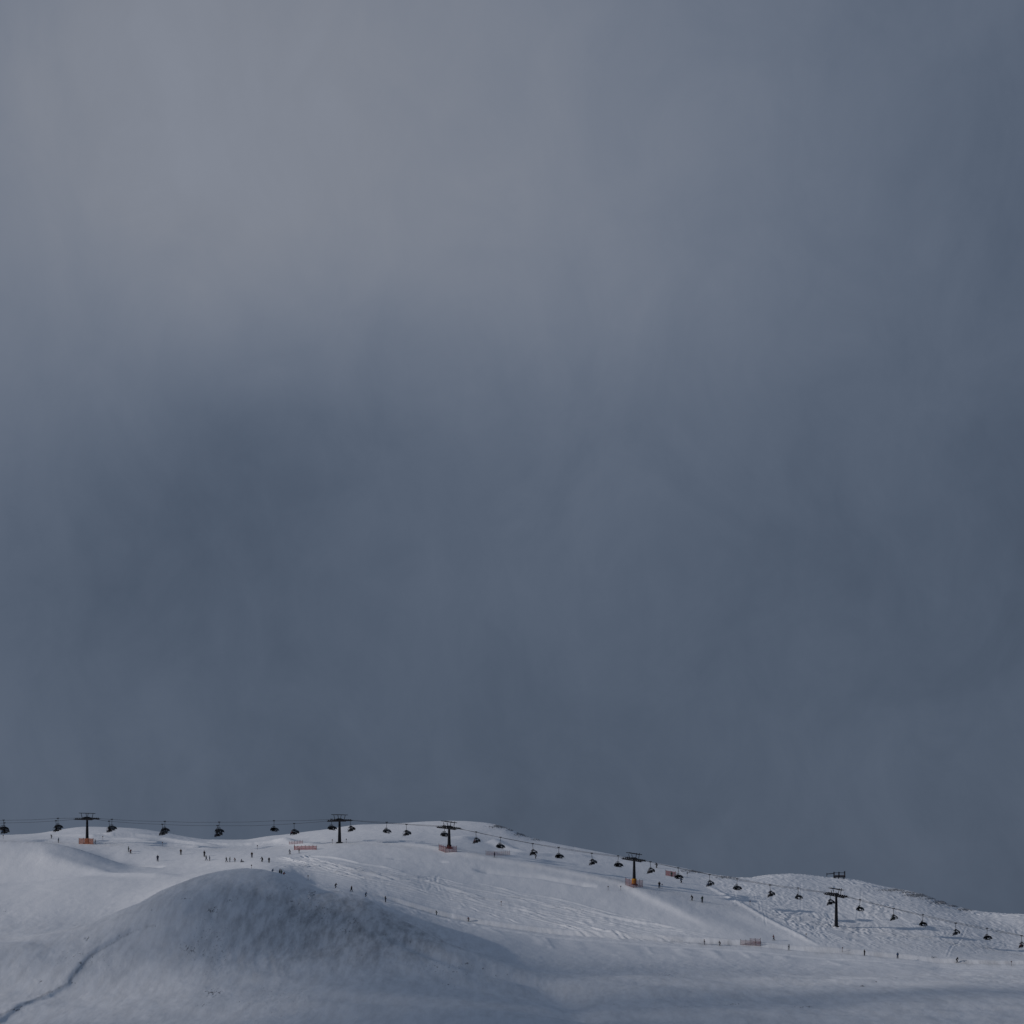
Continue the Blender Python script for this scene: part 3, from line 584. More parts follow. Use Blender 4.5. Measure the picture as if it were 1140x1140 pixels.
make_pylon(931, 'tallest and rightmost dark lift pylon, bare foot, standing alone among the moguls', None, 0)

# chair: origin at the grip, faces +x
def chair_meshes(closed):
    P_ = []
    m_ = MB().box((0, 0, .02), (.75, .22, .26)).disc((-.22, 0, .16), (0, 1, 0), .11, .14).disc((.22, 0, .16), (0, 1, 0), .11, .14); P_.append(('grip', m_.mesh('grip', M['steel'])))
    m_ = MB().tube([(0, 0, -.05), (.03, 0, -.5), (-.05, 0, -1.1), (-.1, 0, -1.62)], .07, 8)
    m_.box((-.1, 0, -1.64), (.22, 2.5, .12)).box((-.1, 0, -1.58), (.7, .8, .08)); P_.append(('hanger', m_.mesh('hanger', M['steel'])))
    m_ = MB()
    for y in (-1.35, 0, 1.35):
        m_.tube([(-.1, y * .9, -1.64), (-.42, y, -1.95), (-.52, y, -2.5), (-.4, y, -3.05), (.45, y, -3.12)], .055, 8)
    m_.tube([(-.52, -1.35, -2.5), (-.52, 1.35, -2.5)], .05, 6); P_.append(('carrier_frame', m_.mesh('carrier_frame', M['steel'])))
    m_ = MB(); 
    for i in range(6): m_.box((.08, -1.28 + i * .512, -2.98), (.56, .47, .14))
    P_.append(('seat', m_.mesh('seat', M['seat'])))
    m_ = MB()
    for i in range(6): m_.box((-.32, -1.28 + i * .512, -2.62), (.12, .47, .72), Matrix.Rotation(R(-9), 3, 'Y'))
    P_.append(('backrest', m_.mesh('backrest', M['seat'])))
    if closed:
        prof = [(-.62, -2.55), (-.5, -2.1), (-.12, -1.86), (.45, -1.9), (.95, -2.12), (1.2, -2.5), (1.28, -2.92)]
        bar = [(-.3, -2.25), (.35, -2.3), (.62, -2.75)]; foot = [(.62, -2.75), (.78, -3.35)]
    else:
        prof = [(-.9, -2.75), (-1.0, -2.35), (-.86, -1.96), (-.5, -1.74), (.0, -1.7), (.42, -1.84), (.62, -2.05)]
        bar = [(-.3, -2.25), (.3, -2.35), (.55, -2.75)]; foot = [(.55, -2.75), (.7, -3.4)]
    rows = []
    for (px, pz) in prof:
        rows.append([(px - .10 * abs(y) ** 2 / 2, y, pz - .07 * abs(y) ** 2) for y in (-1.5, -1.1, -.5, 0, .5, 1.1, 1.5)])
    m_ = MB().sheet(rows, .03)
    for s_ in ((-1, 1) if closed else ()):        # curved side cheeks
        y = 1.5 * s_; lo = -3.0 if closed else -2.3
        m_.sheet([[(px - .11 * 2, y, pz - .155) for px, pz in prof], [(px * .92 - .05, y * 1.02, max(lo - .05 * abs(px), pz - (.62 if closed else .35))) for px, pz in prof]], .03)
    P_.append(('bubble', m_.mesh('bubble', M['bubble'], True)))
    m_ = MB().tube([(-.45, -1.42, -2.3), (bar[1][0], -1.42, bar[1][1]), (bar[2][0], -1.42, bar[2][1]), (bar[2][0], 1.42, bar[2][1]), (bar[1][0], 1.42, bar[1][1]), (-.45, 1.42, -2.3)], .035, 6)
    for y in (-.9, 0, .9): m_.tube([(foot[0][0], y, foot[0][1]), (foot[1][0], y, foot[1][1])], .03, 6); m_.tube([(foot[1][0], y - .28, foot[1][1]), (foot[1][0], y + .28, foot[1][1])], .03, 6)
    P_.append(('safety_bar', m_.mesh('safety_bar', M['steel'])))
    return P_
def stretch(P_):
    for n_, d in P_:
        if n_ == 'grip': continue
        for v in d.vertices:
            if n_ == 'hanger': v.co.z *= 1.17
            else: v.co.z = (v.co.z + 1.64) * 1.1 - 1.64 * 1.17; v.co.x = v.co.x * 1.14
    return P_
CM = {c: stretch(chair_meshes(c)) for c in (False, True)}
CPROTO = {}
def place_chair(x, y, off, closed, label, face_left):
    if closed not in CPROTO:
        o = empty('lift_chair'); ch = []
        for n_, d in CM[closed]:
            c = bpy.data.objects.new(n_, d); COL.objects.link(c); c.parent = o; ch.append(c)
        CPROTO[closed] = (o, ch)
    else: o = copy_tree(*CPROTO[closed])
    p = wp(x, y, off); o.location = p
    o.rotation_euler = (0, R(random.uniform(-3, 3)), LANG + (math.pi if face_left else 0) + R(random.uniform(-6, 6)))
    tag(o, label, 'lift chair', 'empty lift chairs with lowered bubbles' if closed else 'lift chairs carrying riders')
    return o

# ------------------------------------------------------------------ people
def grow(name, joints, edges):
    """one continuous skin over a joint skeleton"""
    d = bpy.data.meshes.new(name); names = list(joints); idx = {n_: i for i, n_ in enumerate(names)}
    d.from_pydata([joints[n_][0] for n_ in names], [(idx[a_], idx[b_]) for a_, b_ in edges], [])
    o = bpy.data.objects.new(name, d); COL.objects.link(o)
    mod = o.modifiers.new('s', 'SKIN'); mod.use_smooth_shade = True
    for i, n_ in enumerate(names):
        r_ = joints[n_][1]; d.skin_vertices[0].data[i].radius = (r_, r_) if not isinstance(r_, tuple) else r_
        d.skin_vertices[0].data[i].use_root = (n_ == 'pelvis')
    s2 = o.modifiers.new('u', 'SUBSURF'); s2.levels = 1; s2.render_levels = 1
    dg = bpy.context.evaluated_depsgraph_get(); new = bpy.data.meshes.new_from_object(o.evaluated_get(dg)); new.name = name
    bpy.data.objects.remove(o); bpy.data.meshes.remove(d); return new
BODY_E = [('pelvis', 'waist'), ('waist', 'chest'), ('chest', 'neck'), ('neck', 'head'), ('head', 'crown'),
          ('pelvis', 'hl'), ('hl', 'kl'), ('kl', 'al'), ('al', 'tl'), ('pelvis', 'hr'), ('hr', 'kr'), ('kr', 'ar'), ('ar', 'tr'),
          ('chest', 'sl'), ('sl', 'el'), ('el', 'wl'), ('wl', 'fl'), ('chest', 'sr'), ('sr', 'er'), ('er', 'wr'), ('wr', 'fr')]
RAD = dict(pelvis=.16, waist=.15, chest=.17, neck=.065, head=.10, crown=.08, h=.12, k=.085, a=.075, t=.07, s=.095, e=.07, w=.055, f=.045)
def pose(P_):     # faces +x, ground at z = 0
    J = {}
    for k_, v in P_.items(): J[k_] = (v, RAD.get(k_, RAD.get(k_[0], .08)))
    return J
POSES = {
 'standing': dict(pelvis=(0, 0, .98), waist=(.01, 0, 1.15), chest=(0, 0, 1.38), neck=(0, 0, 1.56), head=(.02, 0, 1.68), crown=(.01, 0, 1.76), hl=(0, .11, .92), kl=(.04, .13, .52), al=(0, .14, .12), tl=(.16, .15, .07),
   hr=(0, -.11, .92), kr=(.04, -.13, .52), ar=(0, -.14, .12), tr=(.16, -.15, .07), sl=(0, .2, 1.46), el=(.02, .3, 1.2), wl=(.22, .3, 1.08), fl=(.3, .28, 1.08), sr=(0, -.2, 1.46), er=(.02, -.3, 1.2), wr=(.22, -.3, 1.08), fr=(.3, -.28, 1.08)),
 'skiing': dict(pelvis=(-.14, 0, .82), waist=(-.04, 0, .99), chest=(.12, 0, 1.18), neck=(.2, 0, 1.33), head=(.27, 0, 1.43), crown=(.28, 0, 1.51), hl=(-.12, .12, .78), kl=(.2, .17, .5), al=(-.02, .18, .12), tl=(.15, .19, .07),
   hr=(-.12, -.12, .78), kr=(.2, -.17, .5), ar=(-.02, -.18, .12), tr=(.15, -.19, .07), sl=(.13, .2, 1.25), el=(.2, .36, 1.02), wl=(.42, .36, .98), fl=(.5, .35, .98), sr=(.13, -.2, 1.25), er=(.2, -.36, 1.02), wr=(.42, -.36, .98), fr=(.5, -.35, .98)),
 'striding': dict(pelvis=(0, 0, .93), waist=(.04, 0, 1.1), chest=(.1, 0, 1.32), neck=(.14, 0, 1.49), head=(.18, 0, 1.6), crown=(.18, 0, 1.68), hl=(0, .11, .88), kl=(.24, .13, .52), al=(.26, .14, .12), tl=(.42, .15, .07),
   hr=(0, -.11, .88), kr=(-.06, -.13, .5), ar=(-.34, -.14, .14), tr=(-.2, -.15, .07), sl=(.1, .2, 1.4), el=(-.04, .3, 1.16), wl=(.1, .34, 1.0), fl=(.17, .34, .98), sr=(.1, -.2, 1.4), er=(.2, -.32, 1.16), wr=(.42, -.3, 1.14), fr=(.5, -.28, 1.16)),
 'sitting': dict(pelvis=(0, 0, .17), waist=(-.04, 0, .34), chest=(-.04, 0, .56), neck=(0, 0, .73), head=(.04, 0, .84), crown=(.04, 0, .92), hl=(.04, .12, .17), kl=(.42, .2, .45), al=(.72, .2, .14), tl=(.86, .2, .16),
   hr=(.04, -.12, .17), kr=(.42, -.2, .42), ar=(.74, -.24, .14), tr=(.88, -.24, .16), sl=(-.04, .2, .64), el=(-.2, .3, .42), wl=(-.3, .32, .14), fl=(-.34, .34, .08), sr=(-.04, -.2, .64), er=(.1, -.3, .44), wr=(.32, -.26, .42), fr=(.4, -.24, .42)),
 'riding': dict(pelvis=(0, 0, .14), waist=(-.06, 0, .32), chest=(-.05, 0, .55), neck=(0, 0, .72), head=(.04, 0, .84), crown=(.04, 0, .92), hl=(.04, .11, .12), kl=(.46, .13, .12), al=(.52, .13, -.34), tl=(.68, .14, -.40),
   hr=(.04, -.11, .12), kr=(.46, -.13, .12), ar=(.55, -.13, -.34), tr=(.7, -.14, -.40), sl=(-.05, .2, .62), el=(.08, .26, .38), wl=(.34, .2, .36), fl=(.42, .18, .36), sr=(-.05, -.2, .62), er=(.08, -.26, .38), wr=(.34, -.2, .36), fr=(.42, -.18, .36)),
}
for k_ in list(RAD): RAD[k_] *= 1.34
PM = {}
for pn_, P_ in POSES.items():
    e_ = list(BODY_E); P2 = dict(P_)
    for sd_ in 'lr':       # four fingers and a thumb in each mitten-gloved hand
        f_ = Vector(P_['f' + sd_]); w_ = Vector(P_['w' + sd_]); d = (f_ - w_).normalized(); s_ = Vector((0, 0, 1)).cross(d)
        s_ = s_.normalized() if s_.length > .1 else Vector((0, 1, 0))
        for q in range(4):
            P2['g%d%s' % (q, sd_)] = tuple(f_ + d * (.07 - .008 * abs(q - 1)) + s_ * (q - 1.5) * .024 - Vector((0, 0, .03)))
            e_.append(('f' + sd_, 'g%d%s' % (q, sd_)))
        P2['u' + sd_] = tuple(w_ + d * .03 + Vector((0, 0, .06))); e_.append(('w' + sd_, 'u' + sd_))
    RAD['g'] = .011; RAD['u'] = .014
    d = grow('person_' + pn_, pose(P2), e_)
    d.materials.append(None); d.materials.append(None); d.materials.append(None)
    hip = P_['pelvis'][2] + .02; nk = P_['neck'][2] + .04
    for p in d.polygons:
        c = p.center; leg = (pn_ in ('sitting', 'riding') and c.x > .12 and (c.z < .3 or pn_ == 'sitting' and c.x > .5)) or c.z < hip - .0
        if pn_ in ('standing', 'skiing', 'striding') and abs(c.y) > .24 and c.z > .85: leg = False
        p.material_index = 2 if c.z > nk else (1 if leg else 0)
    PM[pn_] = d
def head_of(pn_): return Vector(POSES[pn_]['head'])
HELM = {}; SKI = {}
for pn_ in POSES:
    h = head_of(pn_); m_ = MB().ball(h + Vector((-.015, 0, .035)), .135, (1.08, .92, .95), 14)
    bmesh.ops.delete(m_.bm, geom=[v for v in m_.bm.verts if v.co.z < h.z - .03 or (v.co.x > h.x + .07 and v.co.z < h.z + .05)], context='VERTS')
    m_.tube([h + Vector((.1, -.075, .02)), h + Vector((.125, 0, .025)), h + Vector((.1, .075, .02))], .035, 8)     # goggles
    HELM[pn_] = m_.mesh('helmet', M['helmet'], True)
    SKI[pn_] = []
    for sd_ in 'lr':
        a_ = Vector(POSES[pn_]['a' + sd_]); tt = Vector(POSES[pn_]['t' + sd_]); z0 = (.02 if pn_ != 'riding' else a_.z - .14)
        rows = []
        for (dx, dz, wd) in ((-.78, .01, .045), (-.3, 0, .04), (.2, 0, .036), (.7, .01, .05), (.86, .05, .045), (.95, .13, .012)):
            rows.append([(a_.x + .05 + dx, a_.y - wd, z0 + dz), (a_.x + .05 + dx, a_.y, z0 + dz + .008), (a_.x + .05 + dx, a_.y + wd, z0 + dz)])
        SKI[pn_].append(MB().sheet(rows, .02).mesh('ski', M['ski']))
POLE = {}
for pn_ in ('standing', 'skiing', 'striding'):
    POLE[pn_] = []
    for sd_ in 'lr':
        f_ = Vector(POSES[pn_]['f' + sd_]); tip = Vector((f_.x + (-.35 if pn_ != 'standing' else .06), f_.y + (.06 if sd_ == 'l' else -.06), .02))
        if pn_ == 'skiing': tip = Vector((f_.x - .7, f_.y * 1.2, .35))
        POLE[pn_].append(MB().tube([f_ + Vector((.02, 0, .1)), tip], .009, 5).disc(tip.lerp(f_, .08), (f_ - tip), .045, .012, 8).mesh('ski_pole', M['steel']))
def person(pn_, loc, rz, label, group, jacket, trousers, skis=True, scale=1.0, lean=0.0):
    o = bpy.data.objects.new('person', PM[pn_]); COL.objects.link(o)
    for i, mm in enumerate((CLOTH[jacket], CLOTH[trousers], M['skin'])): o.material_slots[i].link = 'OBJECT'; o.material_slots[i].material = mm
    o.location = loc; o.rotation_euler = (R(lean), 0, rz); o.scale = (scale,) * 3
    lst = [('helmet', HELM[pn_])]
    if skis: lst += [('ski', d) for d in SKI[pn_]] + [('ski_pole', d) for d in POLE.get(pn_, [])]
    for n_, d in lst:
        c = bpy.data.objects.new(n_, d); COL.objects.link(c); c.parent = o
    tag(o, label, 'person', group); return o
JK = list(CLOTH)

# near rope: occupied chairs facing left
SHORT = ['occupied chair at the very left edge', 'occupied chair left of the leftmost pylon', 'occupied chair right of the leftmost pylon',
 'lower chair of the overlapping pair nearer the leftmost pylon', 'lower chair of the overlapping pair over the ridge dip', 'occupied chair over the low red netting',
 'occupied chair right against the ridge pylon', 'occupied chair midway between second and third pylon', 'occupied chair right of the third pylon', 'occupied chair above the lone skier',
 'occupied chair second left of the yellow-footed pylon', 'occupied chair right of the yellow-footed pylon', 'occupied chair above the berm top', 'occupied chair over the upper moguls',
 'chair right against the tallest pylon', 'darkest chair right of the tallest pylon', 'second occupied chair right of the tallest pylon', 'chair cut by the right edge']
near_chairs = [(5, 916.2, 'occupied lift chair at the very left edge of the picture'),
 (62.3, 913.9, 'occupied lift chair just left of the leftmost pylon'),
 (121.5, 914.3, 'occupied lift chair just right of the leftmost pylon'),
 (180.8, 917.8, 'occupied lift chair, lower left of the overlapping pair nearer the leftmost pylon'),
 (242.2, 919.3, 'occupied lift chair, lower left of the overlapping pair over the low point of the ridge'),
 (327.5, 917.1, 'occupied lift chair over the low red netting, alone against the sky and ridge'),
 (390, 913.4, 'occupied lift chair hanging right against the bare-footed ridge pylon, on its right'),
 (452.5, 918, 'occupied lift chair midway between the ridge pylon and the next pylon right'),
 (530, 926.3, 'occupied lift chair just right of the pylon with the dull red net'),
 (593.1, 939.4, 'occupied lift chair above the lone skier on the bright snow lip'),
 (658.9, 950.2, 'occupied lift chair, second one left of the yellow-footed pylon'),
 (724.2, 959.6, 'occupied lift chair just right of the yellow-footed pylon'),
 (790, 973.8, 'occupied lift chair right above the top end of the piste berm'),
 (857.2, 985.5, 'occupied lift chair over the upper moguls, next but one left of the tallest pylon'),
 (924.3, 994.6, 'occupied lift chair hanging right against the tallest pylon, on its left'),
 (994.8, 1011.6, 'darkest fully occupied lift chair, first occupied one right of the tallest pylon'),
 (1064, 1028, 'occupied lift chair, second occupied one right of the tallest pylon'),
 (1137.4, 1042, 'occupied lift chair cut by the right edge of the picture')]
for i, (x, y, lb) in enumerate(near_chairs):
    c = place_chair(x, y, -OFF, False, lb, True)
    c.rotation_euler.x = 0; rz = c.rotation_euler.z; Mx = Matrix.Translation(c.location) @ c.rotation_euler.to_matrix().to_4x4()
    seats = [-1.28, 1.28] if x != 994.8 else [-1.28, -.25, .77]
    if i % 3 == 1: seats = [-.77, .25]
    if i % 4 == 2: seats = [-1.28, .25]
    if i % 5 == 4: seats = [.25, 1.28]
    names = ['far-side', 'near-side'] if len(seats) == 2 else ['far-side', 'middle', 'near-side']
    for s_, nm in zip(seats, names):
        # facing left, so local -y is the far side
        person('riding', Mx @ Vector((.06, s_, -3.29)), rz, nm + ' seated rider on the ' + SHORT[i], 'riders on the lift chairs',
               random.choice(JK), random.choice(['black_cloth', 'charcoal_cloth', 'navy_cloth']), True, random.uniform(1.0, 1.1))
far_chairs = [(4, 913.2, 'empty lift chair behind the occupied one at the very left edge'),
 (64.5, 911.2, 'empty lift chair half hidden behind the occupied one left of the leftmost pylon'),
 (124.5, 912.3, 'empty lift chair half hidden behind the occupied one right of the leftmost pylon'),
 (183.5, 914.6, 'empty lift chair, upper right of the overlapping pair nearer the leftmost pylon'),
 (244, 915.4, 'empty lift chair, upper right of the overlapping pair over the low point of the ridge'),
 (305, 913.9, 'empty closed lift chair alone in the sky left of the low red netting'),
 (369, 912.2, 'empty closed lift chair tucked under the left arm of the ridge pylon'),
 (430.5, 915.6, 'empty closed lift chair on the ridge line, first empty one right of the ridge pylon'),
 (495, 919.4, 'empty closed lift chair partly behind the pole of the pylon with the dull red net'),
 (557.2, 932.3, 'empty closed lift chair in front of the rounded snow bank, above a short post row'),
 (622, 943.5, 'empty closed lift chair above the bright snow strip, right of the lone skier'),
 (688.2, 953, 'empty closed lift chair just left of the yellow-footed pylon'),
 (755, 966.3, 'empty closed lift chair next to the red banner, above a skier'),
 (820.6, 978.5, 'empty closed lift chair below the saddle where the two hills meet'),
 (888.6, 988.8, 'empty closed lift chair, first empty one left of the tallest pylon'),
 (957.6, 1001.7, 'empty closed lift chair just right of the tallest pylon'),
 (1027.5, 1018.6, 'empty closed lift chair, second empty one right of the tallest pylon'),
 (1098.8, 1033.6, 'empty closed lift chair, rightmost of the empty ones')]
for x, y, lb in far_chairs: place_chair(x, y, OFF, True, lb, False)

# ------------------------------------------------------------------ people on the snow (photo x, foot y, height px, pose, facing deg, Ymin)
ppl = [
 (57.5, 933.5, 4, 'skiing', 200, 930, 'tiny distant skier above the left slope crest, near the left edge'),
 (65.3, 938.2, 5.2, 'standing', 180, 930, 'dark person standing on the slope crest left of the leftmost pylon'),
 (105.8, 940, 5.2, 'standing', 20, 930, 'dark person standing at the right end of the orange net'),
 (143.0, 948.4, 5.6, 'standing', 0, 880, 'taller of the two dark people close together right of the leftmost pylon'),
 (145.2, 950.3, 4.6, 'skiing', -30, 880, 'shorter of the two dark people close together right of the leftmost pylon'),
 (175.5, 958.8, 6.4, 'standing', 100, 850, 'upright dark person alone, lowest on the left part of the plateau'),
 (201.3, 951.5, 5.8, 'standing', 80, 880, 'upright dark person alone in the middle of the plateau'),
 (227.4, 953.8, 6.2, 'standing', 60, 880, 'topmost and tallest person of the close trio left of the line of four'),
 (229.8, 957.8, 5.2, 'striding', 180, 870, 'middle person of the close trio, skis pointing left'),
 (233.2, 958.4, 4.3, 'standing', 0, 870, 'shortest, rightmost person of the close trio'),
 (252.3, 959.8, 5.4, 'striding', 180, 870, 'leftmost person of the line of four, leaning left'),
 (256.0, 959.8, 5.4, 'standing', 180, 870, 'upright person second from left in the line of four'),
 (261.7, 959.8, 4.7, 'skiing', 180, 870, 'bent person third from left in the line of four'),
 (268.8, 960, 3.4, 'sitting', 0, 870, 'person sitting on the snow at the right end of the line of four'),
 (280.4, 954.8, 5.8, 'standing', 90, 880, 'upright dark person above the gap between the sitting person and the next pair'),
 (292.0, 959.6, 5.4, 'skiing', 140, 870, 'thin leaning skier right of the sitting person'),
 (299.5, 960.5, 5.5, 'standing', 90, 870, 'upright dark person right of the thin leaning skier'),
 (303.2, 972.3, 4.0, 'skiing', -20, 845, 'small dark skier left of the cluster at the top of the shaded mound'),
 (311.2, 974.6, 6.4, 'striding', -20, 840, 'tallest dark skier of the cluster at the top of the shaded mound'),
 (313.4, 974.2, 4.8, 'standing', 40, 840, 'dark person pressed close behind the tallest skier at the top of the mound'),
 (315.9, 976.2, 4.9, 'skiing', -20, 840, 'rightmost skier of the cluster at the top of the shaded mound'),
 (322.9, 951.2, 5.2, 'striding', 200, 880, 'dark person walking just below the left end of the low red netting'),
 (332.8, 949.8, 3.9, 'standing', 0, 880, 'short dark person under the middle of the low red netting'),
 (373.5, 988.6, 5.3, 'skiing', -20, 840, 'uppermost of the skiers strung along the mound edge below the track fan'),
 (391.0, 992.8, 6.2, 'striding', -20, 840, 'wide-legged skier, second down the mound edge'),
 (407.0, 998.3, 4.2, 'skiing', -20, 840, 'smallest skier on the mound edge, above the short white streak'),
 (429.0, 1004.3, 6.2, 'standing', -20, 840, 'upright skier at the lower end of the mound edge'),
 (486.2, 1018.8, 4.9, 'skiing', 170, 840, 'small dark skier on the narrow piste edge, left of two'),
 (521.8, 1025.9, 4.9, 'skiing', 170, 840, 'small dark skier on the narrow piste edge, right of two'),
 (550.6, 954.6, 5.7, 'standing', 180, 900, 'dark skier standing at the short row of fence posts'),
 (596.6, 956.0, 5.7, 'skiing', 180, 900, 'lone dark skier on the snow lip below an occupied chair'),
 (731.2, 966.2, 5.6, 'skiing', 200, 930, 'dark skier high on the slope by the skyline, right of the yellow-footed pylon'),
 (734.0, 988.6, 6.8, 'standing', 90, 870, 'tall dark person standing right of the net of the yellow-footed pylon'),
 (758.2, 983.0, 5.4, 'skiing', -30, 890, 'skier leaning forward directly below an empty chair and right of the red banner'),
 (770.7, 1002.6, 5.8, 'skiing', 200, 860, 'leaning skier, left of the pair on the smooth piste'),
 (781.8, 1004.9, 6.8, 'standing', 120, 860, 'upright skier, right of the pair on the smooth piste'),
 (861.6, 1047.0, 5.8, 'striding', 180, 845, 'wide-legged skier right of the red net on the lower piste'),
 (878.4, 1058.0, 6.2, 'standing', 180, 840, 'upright thin person on the lower piste below the berm end'),
 (784.0, 1051.8, 5.6, 'standing', 0, 840, 'dark person on the lower piste, leftmost of those left of the red net'),
 (801.6, 1052.8, 4.8, 'skiing', 180, 840, 'bent dark skier between the red net and another person'),
 (962.3, 1063.9, 6.2, 'standing', 30, 838, 'dark person on the lower piste below the tallest pylon'),
 (999.3, 1067.0, 6.2, 'standing', 90, 838, 'straight thin dark person on the lower piste right of the tallest pylon'),
 (1065.2, 1071.6, 5.7, 'skiing', -30, 835, 'rightmost dark skier on the lower piste'),
 (747.8, 976, 4.2, 'standing', 90, 915, 'dark person standing in front of the red banner'),
 (327.7, 946.0, 4.4, 'standing', 0, 900, 'dark person at the left end of the low red netting'),
]
for i, (x, y, hp, pz, rz, ym, lb) in enumerate(ppl):
    X, Y = ground(x, y, ym); z = height(X, Y)
    hm = {'standing': 1.8, 'skiing': 1.6, 'striding': 1.75, 'sitting': 1.0}[pz]
    sc_ = min(1.18, max(.93, 1.10 * hp * K * Y / hm))
    person(pz, (X, Y, z - .01), R(rz), lb, 'skiers on the snow', ['black_cloth', 'navy_cloth', 'charcoal_cloth', 'black_cloth', 'dark_red_cloth', 'blue_cloth', 'brown_cloth', 'dark_green_cloth'][i * 5 % 8],
           ['black_cloth', 'charcoal_cloth', 'navy_cloth'][i % 3], True, sc_)

# ------------------------------------------------------------------ nets, banner, markers
def net_fence(pts, h, netm, label, gap=1.6, cell=.22, strip=.09, lean=0.0, postm='post', name='net_fence', cat='net fence', poles=True):
    """pts: photo pixels at the foot, left to right (with Ymin)"""
    W = [Vector((*g, 0)) for g in (ground(x, y, ym) for x, y, ym in pts)]
    run_ = [W[0]]
    for a_, b_ in zip(W, W[1:]):
        n_ = max(1, round((b_ - a_).length / gap)); run_ += [a_.lerp(b_, (q + 1) / n_) for q in range(n_)]
    for p in run_: p.z = height(p.x, p.y)
    o0 = run_[0].copy(); root = empty(name, o0); tag(root, label, cat, 'safety nets on the slope')
    m_ = MB()
    for q, (a_, b_) in enumerate(zip(run_, run_[1:])):
        a_, b_ = a_ - o0, b_ - o0; d = b_ - a_; L_ = d.length; n_ = max(2, int(L_ / cell)); nh = max(2, int(h / cell))
        sag = .08
        for r_ in range(nh + 1):
            z_ = .08 + (h - .12) * r_ / nh; mid_ = (a_ + b_) / 2 + Vector((0, 0, z_ - sag))
            m_.tube([a_ + Vector((0, 0, z_)), mid_, b_ + Vector((0, 0, z_))], strip / 2, 4)
        for c_ in range(n_ + 1):
            p = a_ + d * c_ / n_; dz = -sag * (1 - abs(2 * c_ / n_ - 1)); m_.tube([p + Vector((0, 0, .08 + dz)), p + Vector((0, 0, h - .04 + dz))], strip / 2, 4)
    m_.build('net', M[netm], root)
    if poles:
        for p in run_: MB().tube([p - o0 - Vector((0, 0, .4)), p - o0 + Vector((0, 0, h + random.uniform(.1, .3)))], .06, 6).build('post', M[postm], root)
    return root
net_fence([(87.8, 939.6, 925), (104.0, 940.0, 925)], 2.0, 'net_orange', 'bright orange net around the foot of the leftmost pylon', 1.7, .2, .12)
net_fence([(327.5, 946.2, 900), (352.5, 946.0, 900)], 1.3, 'net_pink', 'long low pinkish red net on the snow left of the ridge pylon', 1.9, .2, .07)
net_fence([(322, 940.0, 950), (337, 939.0, 950)], .9, 'net_pink', 'faint short red net on the snow bank behind the long low one', 2.0, .3, .04)
net_fence([(488.6, 946.5, 900), (496, 949.2, 900), (508.5, 948.6, 900)], 2.0, 'net_red', 'dull red net with tall posts round the pylon foot under the highest hill top', 1.3, .22, .06)
net_fence([(541, 952, 910), (567.5, 951.8, 910)], 1.3, 'net_pink', 'thin net on a short row of posts below the rounded snow bank', 1.5, .3, .03)
net_fence([(696.3, 985.2, 870), (705, 988.3, 870), (715.5, 987.6, 870)], 2.3, 'net_red', 'reddish net with tall posts round the yellow-padded pylon foot', 1.5, .25, .055)
net_fence([(741, 974.5, 930), (752.5, 976.3, 930)], 1.7, 'net_red', 'bright red banner-like net high on the slope right of the yellow-footed pylon', 1.8, .2, .10)
net_fence([(824.5, 1051.8, 845), (836, 1052.6, 845), (846.8, 1053.2, 845)], 1.5, 'net_red', 'red net standing across the lower piste', 1.4, .24, .045)
net_fence([(835, 1050, 850), (846.5, 1050.6, 850)], 1.5, 'net_red', 'second red net close behind the right half of the lower piste net', 1.4, .24, .045)

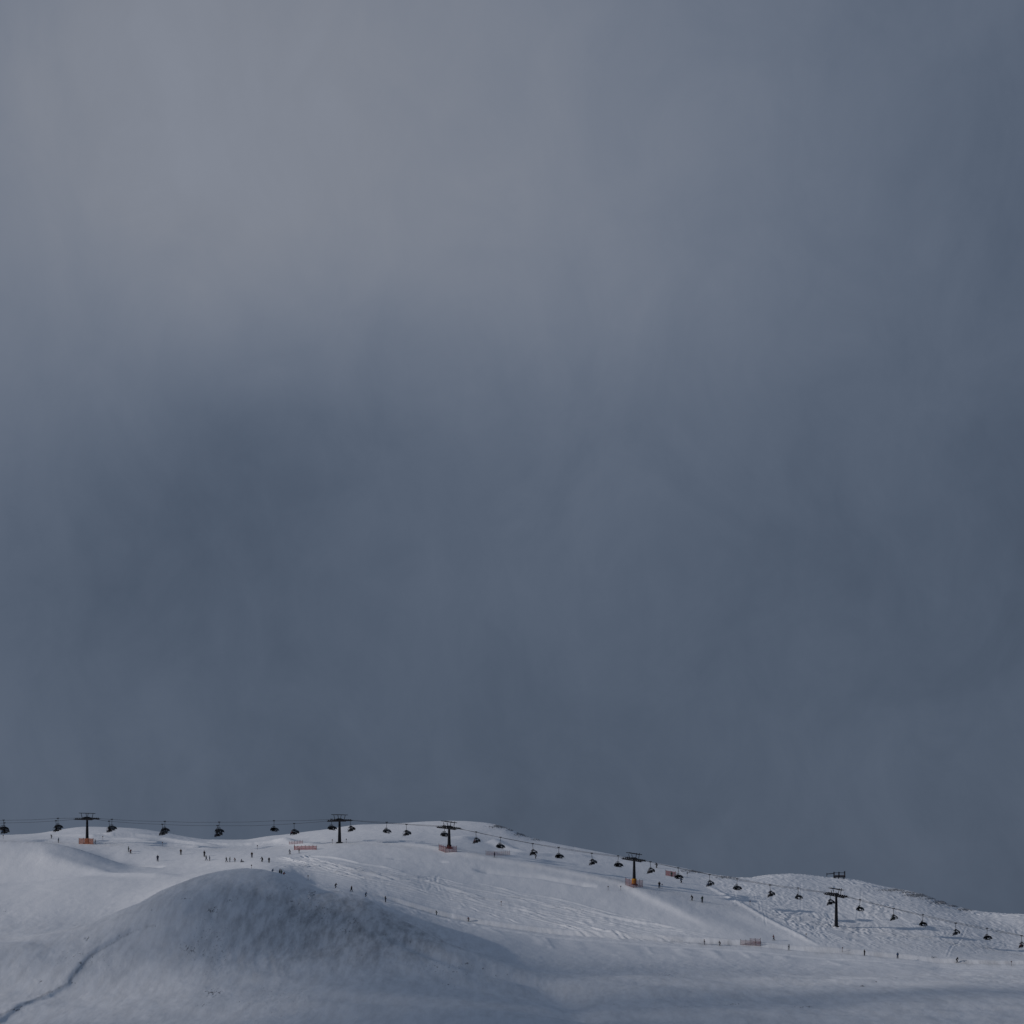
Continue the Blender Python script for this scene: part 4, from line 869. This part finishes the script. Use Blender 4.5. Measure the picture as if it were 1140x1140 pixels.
MKP = MB().tube([(0, 0, -.3), (0, 0, 1.35)], .045, 8).mesh('pole', M['post'])
MKD = MB().disc((0, -.07, 1.3), (0, 1, 0), .2, .05, 16).mesh('disc', M['marker'])
for x, y, ym, lb in [(114.5, 935.5, 950, 'small piste marker on the snow bank just right of the leftmost pylon'), (181, 942, 930, 'small piste marker under the overlapping chairs nearer the leftmost pylon'),
    (286.5, 945.8, 920, 'small piste marker on the bright bank above the middle of the crowd'), (280, 968, 860, 'small piste marker at the top edge of the shaded mound'),
    (343, 979.8, 845, 'small piste marker on the mound edge right of the skier cluster'), (765, 976.5, 925, 'small piste marker right of the red banner near the skyline'),
    (835, 1007.8, 860, 'small piste marker on the moguls beside the berm'), (897.4, 1044.5, 845, 'small piste marker left and below the tallest pylon, in the rough snow'),
    (938, 1060, 840, 'small piste marker at the edge of the lower piste below the tallest pylon'), (370, 939.4, 915, 'short marker post on the left of the ridge pylon foot'),
    (385.5, 938.6, 915, 'short marker post on the right of the ridge pylon foot'), (737, 989, 870, 'short marker post beside the tall standing person right of the yellow-footed pylon'),
    (691, 991.2, 860, 'small piste marker on the white shoulder line left of the yellow-footed pylon'), (3.6, 934.2, 940, 'small piste marker at the far left edge behind the slope crest'),
    (677, 991.5, 860, 'small piste marker left of the one on the white shoulder line'), (558, 1008.5, 850, 'small piste marker in the tracked snow above the narrow piste edge'), (1126, 1075.5, 833, 'small piste marker on the piste rim at the right edge')]:
    X, Y = ground(x, y, ym); o = empty('piste_marker', (X, Y, height(X, Y)), R(random.uniform(-30, 30))); tag(o, lb, 'piste marker', 'piste markers in the snow')
    for n_, d in (('pole', MKP), ('disc', MKD)):
        c = bpy.data.objects.new(n_, d); COL.objects.link(c); c.parent = o

# railed platform on the crest of the right hill
xs_, ys_ = 934.5, 977.4
Yp = float(sY(np.array([xs_]))[0]) - 6; Xp = U(xs_) * Yp; zp = height(Xp, Yp); K1 = K * Yp
root = empty('railed_platform', (Xp, Yp, zp), 0); tag(root, 'dark railed platform with a long arm reaching left, alone on the right hill crest', 'platform')
zo = V(977) * Yp - zp
MB().box((0, 0, zo + .25), (12.6 * K1, 2.4, .55)).box((-.3, 0, zo - .5), (.3, .3, 1.6)).box((1.6, 0, zo - .5), (.3, .3, 1.6)).box((-1.6, 0, zo - .5), (.3, .3, 1.6)).build('deck', M['pole'], root)
m_ = MB()
for px_ in (-6, -.5, 5.8):
    for yy in (-1.1, 1.1): m_.tube([(px_ * K1, yy, zo + .4), (px_ * K1, yy, zo + 2.05 + (.25 if px_ == 5.8 else 0))], .11, 8)
for yy in (-1.1, 1.1): m_.tube([(-6 * K1, yy, zo + 1.7), (5.8 * K1, yy, zo + 1.7)], .09, 8)
m_.build('railing', M['pole'], root)
MB().box((0, -1.16, zo + .75), (11 * K1, .05, .28)).build('stripe_board', M['pad_red'], root)
MB().tube([(-14 * K1, 0, zo + 1.25), (-6 * K1, 0, zo + 1.5)], .13, 8).tube([(-14 * K1, 0, zo + .7), (-14 * K1, 0, zo + 1.6)], .12, 8).box((-14 * K1, 0, zo - .2), (.12, .12, 2)).build('arm', M['pole'], root)
print('terrain verts', len(verts), 'objects', len(bpy.data.objects))
